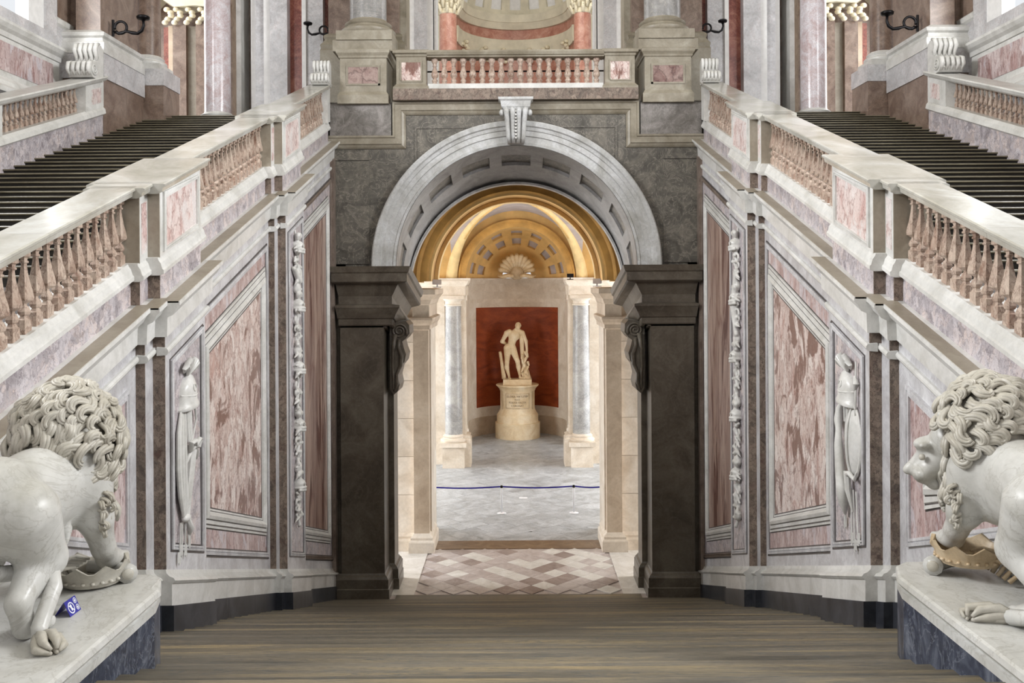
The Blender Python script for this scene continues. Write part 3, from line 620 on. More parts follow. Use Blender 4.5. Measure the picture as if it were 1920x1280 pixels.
for sx, nm in ((-1, 'left'), (1, 'right')):
    def ped(T, sx=sx):
        MB(sx).loft([[(3.42-d, 24.18-d, z), (4.72+d, 24.18-d, z), (4.72+d, 25.7, z), (3.42-d, 25.7, z)] for d, z in ((.03, 4.77), (.03, 5.0), (.0, 5.05), (-.03, 5.1), (-.03, 5.98), (.0, 6.0), (.01, 6.05), (.06, 6.12), (.07, 6.2), (.05, 6.22))]).build('pedestal', mt['warm'], T)
        MB(sx).box(3.62, 4.52, 24.195, 24.22, 5.26, 5.80).build('breccia_panel', mt['breccia_red'], T)
        strip_path([(sx*3.62, 5.26), (sx*3.62, 5.80), (sx*4.52, 5.80), (sx*4.52, 5.26), (sx*3.62, 5.26)], [(0, .05), (0, -.02), (-.05*sx, -.02), (-.05*sx, .05)], 24.21).build('panel_border', mt['warm'], T)
        MB(sx).loft([[(3.3-d, 24.3-d, z), (4.9+d, 24.3-d, z), (4.9+d, 25.9, z), (3.3-d, 25.9, z)] for d, z in ((0, 6.2), (0, 6.5), (-.03, 6.54))]).build('block', mt['warm'], T)
    column('grey green marble column on a tall pedestal %s of the balcony' % nm, (sx*4.05, 25.0, 4.77), None, .5, 6.5, 15, (mt['warm'], mt['col_grey']), 'great columns beside the balcony', [ped])
    P = thing('pilaster_pier', 'brown pink marble pilaster pier behind the %s balcony column' % nm, 'pier', (sx*4.2, 26.2, UP))
    MB(sx).box(3.3, 5.3, 25.72, 26.9, UP, 15).build('shaft', mt['brownpil'], P)
    MB(sx).loft([[(3.3-d, 25.72-d, z), (5.3+d, 25.72-d, z), (5.3+d, 27, z), (3.3-d, 27, z)] for d, z in ((.2, UP), (.2, 6.55), (.18, 6.6), (.2, 6.7), (.14, 6.78), (.09, 6.86), (.12, 6.94), (.1, 7.0), (.02, 7.06))]).build('base', mt['warm'], P)
    MB(sx).box(3.12, 3.34, 26.0, 26.8, 6.6, 15).build('edge_strip', mt['warm'], P)

# carved scrolls that end the handrails
def scroll_end(label, x, y, z, s, group, turn=0):
    T = thing('scroll_ornament', label, 'ornament', (x, y, z), group)
    prof = [(-.30, 0), (.30, 0), (.32, .62), (.30, .82), (.18, .92), (.02, .90), (-.06, .78), (-.02, .66), (.06, .60), (.02, .50), (-.12, .44), (-.30, .40), (-.42, .28), (-.42, .10)]
    R = Matrix.Rotation(turn, 4, 'Z')
    def put(m): return MB().add([tuple(R @ Vector((vx*s, vy*s, vz*s))+Vector((x, y, z))) for vx, vy, vz in m.V], m.F)
    put(MB().loft([[(xx, -yy, zz) if False else (xx, yy, zz) for yy, zz in prof] for xx in (-.3, .3)])).build('body', mt['trim'], T)
    for q in range(5):
        xx = -.26+.13*q
        put(MB().tube([(xx, -.25, .40), (xx, -.42, .32), (xx, -.46, .18), (xx, -.36, .05)], [.04, .06, .06, .04], 6)).build('reed', mt['trim'], T, smooth=True)
        put(MB().tube([(xx, .02, .50), (xx, .0, .62), (xx, -.08, .74), (xx, -.02, .88), (xx, .14, .95)], [.04, .05, .06, .06, .04], 6)).build('reed', mt['trim'], T, smooth=True)
    for q in (-1, 1):
        put(MB().tube([(q*.31, -.22+(.03+.12*t)*math.cos(4*PI*t), .22+(.03+.12*t)*math.sin(4*PI*t)) for t in [i/24 for i in range(25)]], .028, 5)).build('volute', mt['trim'], T, smooth=True)
    return T
for sx, nm in ((-1, 'left'), (1, 'right')):
    scroll_end('small carved scroll on top of the %s inner handrail' % nm, sx*5.13, 23.95, A(-2.56, 23.95)-.03, .72, 'carved scrolls ending the handrails')
    scroll_end('larger carved scroll on the %s outer handrail by the pier' % nm, sx*10.2, 21.55, A(-2.1, 21.55)-.04, .92, 'carved scrolls ending the handrails')

# black iron wall brackets
def bracket(label, x, y, z, s, d, group='black iron wall brackets'):
    T = thing('wall_bracket', label, 'wall lamp', (x, y, z), group)
    R = Matrix.Rotation(d, 4, 'Z')
    def P(v): return tuple(R @ (Vector(v)*s)+Vector((x, y, z)))
    MB().tube([P((0, 0, -.3)), P((0, 0, .3))], .05*s, 6).build('back_plate', mt['iron'], T)
    MB().tube([P((.28+.22*math.cos(t), 0, .02+.22*math.sin(t))) for t in [PI*1.1-i*PI*1.9/20 for i in range(21)]], .05*s, 6).build('ring', mt['iron'], T, smooth=True)
    MB().tube([P(v) for v in ((0, 0, -.12), (.2, 0, -.2), (.5, 0, -.12), (.7, 0, -.18), (.9, 0, -.2), (1.05, 0, -.1), (1.12, 0, .1), (1.1, 0, .3))], [.05*s, .06*s, .05*s, .07*s, .06*s, .06*s, .05*s, .05*s], 6).build('arm', mt['iron'], T, smooth=True)
    c = P((1.1, 0, .3)); MB().lathe([(.03*s, -.05), (.1*s, 0), (.22*s, .02*s), (.24*s, .1*s), (.2*s, .14*s), (.02, .12*s)], c[0], c[1], c[2], 12).build('dish', mt['iron'], T, smooth=True)
for sx, nm in ((-1, 'left'), (1, 'right')):
    bracket('black iron bracket on the pier beside the %s balcony column' % nm, sx*5.32, 25.9, 7.2, .55, PI if sx < 0 else 0)
    bracket('black iron bracket with round dish above the %s outer stairs' % nm, sx*9.98, 22.5, 6.35, .68, 0 if sx < 0 else PI)

# ------------------------------------------------------------------ upper vestibule seen past the flights
def slabs(label, sx, y, items, z0, z1, cat='pier', name='marble_pier', group=None):
    T = thing(name, label, cat, (sx*items[0][0], y, z0), group)
    for xa, xb, dy, mm, nmn in items: MB(sx).box(min(xa, xb), max(xa, xb), y+dy, y+1.2, z0, z1).build(nmn, mt[mm], T)
    return T
for sx, nm in ((-1, 'left'), (1, 'right')):
    g = 'upper vestibule piers'
    column('pink white marble column at the top of the %s stairs' % nm, (sx*8.46, 25.75, UP), None, .36, UP-.3, 14, (mt['trim'], mt['col_pink']), 'columns at the head of the upper flights')
    slabs('layered grey white and red marble pier above the %s flight' % nm, sx, 26.4,
          [(8.16, 8.02, .1, 'trim', 'edge_strip'), (8.02, 7.76, .9, 'brown', 'recess'), (7.76, 7.60, .2, 'white', 'white_strip'), (7.6, 7.33, .1, 'greypil', 'pilaster'), (7.33, 7.12, 0, 'white', 'white_strip'),
           (7.12, 6.62, -.1, 'greypil', 'pilaster'), (6.62, 6.22, .25, 'redstrip', 'red_strip'), (6.22, 6.10, .0, 'white', 'white_strip'), (6.10, 5.62, .1, 'greypil', 'pilaster'), (5.62, 5.46, .4, 'redstrip', 'red_strip')], UP, 15, group=g)
    # distant aedicule with tan pilasters
    T = thing('aedicule', 'distant tan marble aedicule with cream capitals beyond the %s stairs' % nm, 'aedicule', (sx*12.4, 34, UP))
    for xa, xb, dy, mm in ((13.3, 13.05, .3, 'redstrip'), (13.05, 12.85, .1, 'beige2'), (12.85, 12.35, .0, 'brownpil'), (12.35, 11.95, .2, 'ledge'), (11.95, 11.3, -.1, 'brownpil')):
        MB(sx).box(xb, xa, 34+dy, 35, UP, 9.7).build('pilaster', mt[mm], T)
    for xa in (12.95, 12.6, 12.15, 11.7):
        m = MB(sx)
        for q in range(5): m.ball((xa+.12*math.cos(q*1.3), 33.85, 9.75+.12*q), (.13, .12, .10), 6, 5)
        m.build('capital', mt['gold'], T, smooth=True)
    MB(sx).loft([[(x, 33.7, z), (x, 35, z)] + [(x, 35, z+.5), (x, 33.7, z+.5)] for x, z in ((11.0, 10.25), (11.9, 10.35), (12.7, 10.3), (13.3, 10.7), (13.9, 10.1), (14.2, 9.0))]).build('pediment', mt['apse'], T)
    MB(sx).box(10.8, 14.4, 34.6, 35.2, UP, 15).build('back_panel', mt['brownpil'], T)
    # outer pier at the head of the flight
    T = thing('corner_pier', 'brown marble corner pier with moulded cap beside the %s upper stairs' % nm, 'pier', (sx*10.6, 23, 3))
    MB(sx).box(10.0, 11.25, 21.98, 24.35, 2.5, 5.55).build('pedestal', mt['brownpil'], T)
    MB(sx).box(9.97, 11.27, 21.95, 24.38, 5.0, 5.62).build('grey_course', mt['greypil'], T)
    MB(sx).loft([[(10.0-d, 21.98-d, z), (11.25+d, 21.98-d, z), (11.25+d, 24.35, z), (10-d, 24.35, z)] for d, z in ((.05, 5.6), (.05, 5.85), (.0, 5.9), (-.02, 5.98), (.04, 6.02), (.06, 6.1), (-.12, 6.2))]).build('cap_moulding', mt['trim'], T)
    MB(sx).box(10.12, 10.72, 22.12, 24.3, 6.1, 15).build('shaft', mt['brownpil'], T)
    MB(sx).box(10.72, 11.2, 22.5, 24.3, 6.1, 15).build('side_shaft', mt['brownpil'], T)
    MB(sx).box(10.98, 11.36, 21.75, 22.4, 3, 6.3).build('side_pedestal', mt['greypil'], T)
    MB(sx).loft([[(10.98-d, 21.72-d, z), (11.36+d, 21.72-d, z), (11.36+d, 22.4, z), (10.98-d, 22.4, z)] for d, z in ((0, 6.2), (.06, 6.25), (.08, 6.36), (0, 6.42))]).build('side_cap', mt['trim'], T)
    MB(sx).box(11.0, 11.34, 21.8, 22.4, 6.4, 15).build('side_shaft', mt['brownpil'], T)
    def ped2(T, sx=sx):
        MB(sx).box(9.5, 10.6, 24.45, 25.6, UP-.5, 5.75).build('pedestal', mt['brownpil'], T); MB(sx).box(9.48, 10.62, 24.43, 25.62, 5.35, 5.8).build('grey_course', mt['greypil'], T)
    column('brown marble column on a block pedestal behind the %s corner pier' % nm, (sx*10.12, 25.0, UP), None, .33, 5.8, 15, (mt['trim'], mt['brownpil']), 'columns behind the corner piers', [ped2])
    # outer wall with its dado and window
    OW = struct(MB(sx).box(10.92, 11.3, 2, 21.68, -3, 5.93).build('wall_outer_'+nm, mt['greypil']))
    MB(sx).loft([[(x, y, z) for x, z in ((10.95, 5.28), (10.88, 5.3), (10.86, 5.4), (10.78, 5.46), (10.72, 5.54), (10.72, 5.60), (10.95, 5.64))] for y in (2, 21.70)]).build('dado_cornice', mt['trim'], OW)
    MB(sx).box(10.9, 10.95, 2, 21.66, 4.4, 5.28).build('dado', mt['trim'], OW)
    for y0, y1 in ((8, 14.6), (15.2, 21.35)): MB(sx).box(10.885, 10.92, y0, y1, 4.56, 5.18).build('breccia_panel', mt['pink_lines'], OW)
    MB(sx).loft([[(x, y, z) for x, z in ((10.95, 4.0), (10.6, 4.02), (10.58, 4.12), (10.7, 4.2), (10.74, 4.3), (10.82, 4.4), (10.95, 4.44))] for y in (2, 21.6)]).build('dado_base', mt['trim'], OW)
    MB(sx).box(10.95, 11.3, -5, 21.2, 11.2, 17).build('window_head', mt['greypil'], OW)
    MB(sx).box(10.95, 11.3, 21.15, 21.68, 5.9, 17).build('window_jamb', mt['greypil'], OW)
    MB(sx).box(11.0, 11.3, 20.5, 21.2, 5.9, 17).build('window_architrave', mt['white'], OW)
    for y, ww in ((15.0, 2.2), (3.6, 1.6)): MB(sx).box(10.95, 11.3, y, y+ww, 5.9, 17).build('window_jamb', mt['greypil'], OW)

# upper apse behind the balcony
UA = struct(MB().box(-9, 9, 54.5, 54.9, UP, 30).build('wall_apse', mt['apse']))
def apse_band(R0, R1, z0, z1, yc, mat, name, parent, n=28):
    rings = []
    for i in range(n+1):
        a = PI*i/n; c, s = math.cos(a), math.sin(a)
        rings.append([(R0*c, yc+R0*s, z0), (R1*c, yc+R1*s, z1), ((R0+.8)*c, yc+(R0+.8)*s, z1), ((R0+.8)*c, yc+(R0+.8)*s, z0)])
    return MB().loft(rings).build(name, mat, parent, auto=30)
yc = 50.5; RA = 3.3
apse_band(RA, RA, UP, 13.4, yc, mt['col_red'], 'lower_wall', UA)
apse_band(RA-.1, RA-.15, 13.4, 14.3, yc, mt['apse'], 'architrave', UA); apse_band(RA, RA, 14.3, 14.9, yc, mt['col_red'], 'frieze', UA)
apse_band(RA-.15, RA-.35, 14.9, 15.25, yc, mt['apse'], 'cornice', UA); apse_band(RA-.4, RA-.45, 15.25, 15.7, yc, mt['apse'], 'cornice', UA)
def dome(R, yc, zc):
    return lambda a, b, d: ((R+d)*math.cos(b)*math.cos(a), yc+(R+d)*math.cos(b)*math.sin(a), zc+(R+d)*math.sin(b))
AB = [0]; nB = 9
for i in range(nB): c0 = PI*(i+.5)/nB; AB += [c0-.10, c0+.10]
AB += [PI]
BBd = [0, .12, .38, .5, .72, .82, 1.0, 1.2]
m1, m2 = coffers(dome(RA, yc, 15.7), AB, BBd, lambda i, j: i % 2 == 1 and j in (1, 3, 5), .16, 2)
m1.build('semi_dome', mt['apse'], UA); m2.build('coffer_beds', mt['white'], UA)
arch_solid(49.6, 50.5, RA, 15.7, 6, 21).build('arch_wall', mt['apse'], UA)
for sx, nm in ((-1, 'left'), (1, 'right')):
    MB(sx).box(RA, 6, 49.6, 50.5, UP, 15.7).build('jamb', mt['apse'], UA)
    column('red marble column %s of the upper apse' % nm, (sx*3.5, 47.2, UP), None, .5, UP, 13.9, (mt['trim'], mt['col_red']), 'red columns of the upper apse', None, corinthian(mt['gold']))
    slabs('tall grey pilaster with white edges %s of the upper apse' % nm, sx, 36, [(4.02, 3.52, 0, 'greypil', 'pilaster'), (3.52, 3.28, .1, 'white', 'white_strip'), (4.35, 4.02, .1, 'white', 'white_strip'), (3.24, 3.16, .2, 'white', 'white_strip')], UP, 20, group='apse pilasters')
    for k, a in enumerate((.25, .75)):
        pass
for a in (.12, .3, .42, .58, .7, .88):
    x, y = (RA-.25)*math.cos(PI*a), yc+(RA-.25)*math.sin(PI*a); m = MB()
    for q in range(7): m.ball((x+.16*math.cos(q*1.9), y+.05*math.sin(q), 12.95+.12*q), (.15, .12, .12), 6, 5)
    m.build('capital', mt['gold'], UA, smooth=True)

# ------------------------------------------------------------------ lower passage
PF = struct(MB().box(-9, 9, 23.72, 29.6, LOW-.3, LOW-.02).build('floor_passage', mt['tile_a']))
MB().box(-3.3, 3.3, 23.72, 24.5, LOW-.03, LOW).build('threshold', mt['step'], PF)
for sx in (-1, 1): MB(sx).box(2.83, 9, 24.5, 28.9, LOW-.03, LOW).build('border', mt['tile_c'], PF)
MB().box(-2.83, 2.83, 28.7, 29.6, LOW-.03, LOW).build('threshold', mt['stripe'], PF)
q = .372; dm = MB(); dm.loft([[(0, -q+.008, z), (q-.008, 0, z), (0, q-.008, z), (-q+.008, 0, z)] for z in (-.03, .003)]); 
dms = []
for k in ('tile_a', 'tile_b', 'tile_c'):
    d_ = dm.data('tile'); d_.materials.append(mt[k]); dms.append(d_)
tr = MB().pz([(-q+.01, .004), (q-.01, .004), (0, q-.008)], -.03, .003); trm = tr.data('tile'); trm.materials.append(mt['tile_a'])
ny = 6; nx = 8
random.seed(3)
for j in range(ny*2-1):
    for i in range(nx-1 if j % 2 == 1 else nx):
        y = 24.5+(j+1)*.35; x = -2.83+(i+.5+(0 if j % 2 == 0 else .5))*5.66/nx
        o = piece('tile', random.choices(dms, (6, 2, 2))[0], PF, (x, y, LOW), scale=(.3537/q*.999, .35/q, 1))

# second arch (yellow) and its pilasters
W2 = group_empty('wall_passage', (0, 28.6, LOW))
arch_solid(28.6, 31.1, 2.80, .03, 10, 5).build('arch_wall', mt['ochre'], W2, auto=30)
ring([(2.78, .1), (2.78, -.06), (2.84, -.09), (2.9, -.06), (3.05, -.06), (3.08, -.10), (3.14, -.12), (3.16, -.1), (3.16, .1)], 28.6, .03).build('archivolt', mt['ochre'], W2, auto=35)
ring([(2.70, 0), (2.70, .4), (2.79, .4), (2.79, 0)], 28.55, .03).build('arch_rib', mt['yellow'], W2, auto=35)
ring([(2.66, 0), (2.66, .5), (2.79, .5), (2.79, 0)], 30.6, .03).build('arch_rib', mt['cream'], W2, auto=35)
for sx in (-1, 1):
    MB(sx).box(2.80, 10, 28.62, 31.1, LOW, -.2).build('jamb', mt['beige'], W2)
    for j in range(6):
        zz = LOW+.55+j*1.2
        MB(sx).box(3.27, 4.8, 28.58, 28.64, zz+.006, zz+1.194).build('ashlar', mt['beige'], W2)
    MB(sx).box(2.78, 3.26, 28.38, 28.7, LOW+.5, -1.4).build('pilaster', mt['beige2'], W2)
    MB(sx).box(2.74, 2.82, 28.75, 29.6, LOW+.5, -1.4).build('inner_pilaster', mt['beige'], W2)
    prof = [(.0, -8.44), (.16, -8.44), (.16, -8.12), (.14, -8.08), (.10, -8.05), (.11, -7.98), (.05, -7.92), (0, -7.86)]
    mm = MB(sx); mm.loft([[(5.5, 28.6-d, z) for d, z in prof], [(3.26+d*.4, 28.6-d, z) for d, z in prof], [(3.26+d, 28.38-d, z) for d, z in prof], [(2.78-d, 28.38-d, z) for d, z in prof], [(2.78-d, 29.9, z) for d, z in prof]], close=False); mm.build('base_moulding', mt['beige'], W2)
    prof = [(0, -1.5), (.04, -1.48), (.05, -1.35), (.1, -1.28), (.14, -1.18), (.14, -1.12), (.03, -1.08), (.03, -.72), (.06, -.68), (.1, -.55), (.2, -.42), (.24, -.38), (.24, -.22), (0, -.2)]
    mm = MB(sx); mm.loft([[(5.5, 28.6-d, z) for d, z in prof], [(3.26+d*.3, 28.6-d, z) for d, z in prof], [(3.26+d*.3, 28.38-d, z) for d, z in prof], [(2.78-d, 28.38-d, z) for d, z in prof], [(2.78-d, 31.2, z) for d, z in prof]], close=False); mm.build('impost', mt['beige2'], W2)
struct(MB().box(-9, 9, 27.2, 28.6, 3.6, 4.3).build('ceiling_passage', mt['dark']))

# ------------------------------------------------------------------ lower vestibule
VF = struct(MB().box(-10, 10, 29.6, 53, LOW-.3, LOW-.02).build('floor_vestibule', mt['joint']))
sm = MB().box(-.595, .595, -.395, .395, -.03, 0).data('slab'); sm.materials.append(mt['floor'])
ang = math.radians(38)
cnt = 0
for j in range(-22, 23):
    for i in range(-16, 17):
        u_, v_ = (i+(.5 if j % 2 else 0))*1.2, j*.8
        x = u_*math.cos(ang)-v_*math.sin(ang); y = 40+u_*math.sin(ang)+v_*math.cos(ang)
        lim = 2.9+max(0, (y-29))*.095+.6
        if abs(x) < lim and 30.2 < y < 52 and cnt < 300:
            piece('slab', sm, VF, (x, y, LOW-.004*random.random()), (0, 0, ang)); cnt += 1
MB().box(-10, 10, 29.62, 30.6, LOW-.03, LOW-.006).build('edge_course', mt['floor'], VF)
# groin vault
V_ = group_empty('ceiling_vestibule', (0, 39, 0))
VA, VB, VH, VC = 3.35, 7.9, 3.55, 39.05
def vz(x, y): return .12+VH*max(math.sqrt(max(0, 1-(x/VA)**2)), math.sqrt(max(0, 1-((y-VC)/VB)**2)))
nx_, ny_ = 56, 60; m = MB(); V = []; F = []
for j in range(ny_+1):
    for i in range(nx_+1): x = -VA+2*VA*i/nx_; y = VC-VB+2*VB*j/ny_; V.append((x, y, vz(x, y)))
for j in range(ny_):
    for i in range(nx_): a = j*(nx_+1)+i; F.append((a, a+1, a+nx_+2, a+nx_+1))
m.add(V, F).build('vault_web', mt['lilacweb'], V_, smooth=True)
for sx in (-1, 1):
    for sy in (-1, 1):
        P = [(sx*VA*math.sin(t), VC+sy*VB*math.sin(t), .12+VH*math.cos(t)-.02) for t in [PI/2*i/24 for i in range(25)]]
        MB().tube(P, [.10+.26*(i/24)**1.5 for i in range(25)], 6).build('groin_rib', mt['cream'], V_, smooth=True)
        MB().tube([(p[0]*1.0, p[1]-sy*.0, p[2]-.10) for p in P], [.05+.14*(i/24)**1.5 for i in range(25)], 6).build('rib_fillet', mt['yellow'], V_, smooth=True)
MB().box(-10, 10, 31.1, 47, 4.1, 4.4).build('vault_fill', mt['yellow'], V_)
# niche wall and coffered half dome
NW = group_empty('wall_niche', (0, 47, LOW)); NR = 2.62; NC = 48.3; NZ = .2
arch_solid(46.9, NC, NR, NZ, 10, 4.2).build('arch_wall', mt['yellow'], NW, auto=30)
ring([(NR, .1), (NR, -.06), (NR+.06, -.1), (NR+.28, -.1), (NR+.3, -.14), (NR+.4, -.15), (NR+.42, .1)], 46.9, NZ).build('archivolt', mt['ochre'], NW, auto=35)
AB = [0]; nB = 7
for i in range(nB): c0 = PI*(i+.5)/nB; AB += [c0-.12, c0+.12]
AB += [PI]
# half dome faces the visitor: angle a runs around the arch, b towards the shell at the centre
def Pn(a, b, d):
    rr = NR+d; return (rr*math.cos(b)*math.cos(a), NC+rr*math.sin(b), NZ+rr*math.cos(b)*math.sin(a))
m1, m2 = coffers(Pn, AB, [0, .22, .46, .58, .80, 1.0, 1.25], lambda i, j: i % 2 == 1 and j in (1, 3), .14, 3)
m1.build('half_dome', mt['yellow'], NW); m2.build('coffer_beds', mt['lilacweb'], NW)
apse_band(NR, NR, LOW, NZ, NC, mt['beige'], 'curved_wall', NW)
apse_band(NR-.02, NR-.02, LOW, LOW+1.0, NC, mt['beige2'], 'curved_base', NW)
rr = NR-.03; an = [math.acos(2.22/rr)+i*(PI-2*math.acos(2.22/rr))/24 for i in range(25)]
MB().loft([[(rr*math.cos(a), NC+rr*math.sin(a), -6.9), (rr*math.cos(a), NC+rr*math.sin(a), -1.42), ((rr+.03)*math.cos(a), NC+(rr+.03)*math.sin(a), -1.42), ((rr+.03)*math.cos(a), NC+(rr+.03)*math.sin(a), -6.9)] for a in an]).build('red_panel', mt['red'], NW, auto=30)
for z0, z1, d in ((-1.15, -.95, .03), (-.95, -.55, .02), (-.55, -.1, .05), (-.1, .1, .12), (.1, .2, .18)):
    apse_band(NR-d, NR-d, z0, z1, NC, mt['beige'], 'cornice_band', NW)
for sx in (-1, 1):
    MB(sx).box(NR, 10, 46.9, NC, LOW, NZ).build('jamb', mt['beige'], NW)
    MB(sx).box(NR+.02, NR+.5, 46.75, 46.95, LOW+1.0, -.6).build('pilaster', mt['beige2'], NW)
    MB(sx).loft([[(NR-.04-d, 46.72-d, z), (NR+.56+d, 46.72-d, z), (NR+.56+d, 47, z), (NR-.04-d, 47, z)] for d, z in ((.06, LOW), (.06, LOW+.85), (0, LOW+.92), (0, LOW+1.05))]).build('pilaster_base', mt['beige'], NW)
    MB(sx).loft([[(NR-.05-d, 46.72-d, z), (10, 46.72-d, z), (10, 47, z), (NR-.05-d, 47, z)] for d, z in ((0, -.95), (.0, -.62), (.08, -.5), (.0, -.46), (.0, -.12), (.12, .02), (.18, .1), (.18, .2), (0, .2))]).build('entablature', mt['beige'], NW)
# scallop shell over the niche
SH = thing('scallop_shell', 'pale stucco scallop shell above the niche cornice', 'ornament', (0, 50.3, .2))
for k in range(11):
    a = PI*(.06+.88*k/10); c, s = math.cos(a), math.sin(a)
    MB().tube([(c*.3, 50.2, .42+s*.25), (c*.62, 49.9, .48+s*.62), (c*.92, 49.75, .5+s*.92), (c*1.0, 49.85, .5+s*1.0)], [.05, .11, .15, .10], 8).build('lobe', mt['statue'], SH, smooth=True)
MB().ball((0, 50.1, .5), (.42, .2, .42), 12, 8).build('hollow', mt['tan'], SH, smooth=True)
for sx in (-1, 1): MB(sx).tube([(.2, 49.8, .3), (.5, 49.7, .34), (.8, 49.75, .28), (1.05, 49.85, .36)], [.1, .12, .12, .06], 8).build('scroll', mt['statue'], SH, smooth=True)
# columns either side of the statue
for sx, nm in ((-1, 'left'), (1, 'right')):
    def ped3(T, sx=sx):
        MB(sx).box(2.42, 3.42, 41.1, 42.1, LOW, LOW+.95).build('pedestal', mt['beige'], T)
        MB(sx).box(2.14, 2.46, 41.35, 42.4, LOW, LOW+1.15).build('pedestal_wing', mt['beige'], T)
        MB(sx).loft([[(2.2-d, 41.4-d, z), (2.5, 41.4-d, z), (2.5, 42.4, z), (2.2-d, 42.4, z)] for d, z in ((.04, LOW+1.1), (.06, LOW+1.25), (0, LOW+1.3), (.03, LOW+1.4), (-.1, LOW+1.45))]).build('wing_base', mt['beige'], T)
        MB(sx).box(2.36, 2.6, 41.6, 42.4, LOW+1.4, -.6).build('half_pilaster', mt['beige'], T)
        MB(sx).box(2.3, 4.4, 41.95, 43.0, -.62, -.18).build('entablature', mt['beige'], T)
        MB(sx).loft([[(2.36-d, 41.12-d, z), (4.4, 41.12-d, z), (4.4, 43, z), (2.36-d, 43, z)] for d, z in ((0, -.62), (0, -.2), (.08, -.12), (.14, -.02), (.16, .06), (.14, .08))]).build('entablature', mt['beige'], T)
        MB(sx).box(3.35, 4.4, 42.0, 43.0, LOW, -.6).build('back_pier', mt['beige'], T)
    column('grey marble column on a block pedestal %s of the statue' % nm, (sx*2.93, 41.6, LOW), None, .40, LOW+.95, -1.08, (mt['beige'], mt['col_grey']), 'columns flanking the niche statue', [ped3], tuscan(mt['beige']))
# ------------------------------------------------------------------ lion plinths
def lion_plinth(sx, xi, yc_, label):
    T = thing('statue_plinth', label, 'plinth', (sx*3.9, 6.5, LAND-.5), 'plinths of the lions')
    def plan(d): return [(xi-d, 3.6), (xi-d, yc_+d*.4), (xi+.08, yc_+.28+d*.7), (xi+.22, yc_+.40+d), (4.80, yc_+.40+d), (4.80, 3.6)]
    prof = [(-.05, -2.58), (.0, -2.585), (.02, -2.60), (.03, -2.64), (.0, -2.67), (-.03, -2.70), (-.035, -2.715), (-.01, -2.72), (-.01, -2.78), (-.04, -2.79)]
    MB(sx).loft([[(x, y, z) for x, y in plan(d)] for d, z in prof[::-1]]).build('top_slab', mt['lion'], T)
    MB(sx).loft([[(x, y, z) for x, y in plan(-.02)] for z in (-3.42, -2.785)]).build('base', mt['blue'], T)
lion_plinth(-1, 3.06, 7.67, 'white marble plinth with blue grey base under the left lion')
lion_plinth(1, 3.33, 7.90, 'white marble plinth with blue grey base under the right lion')

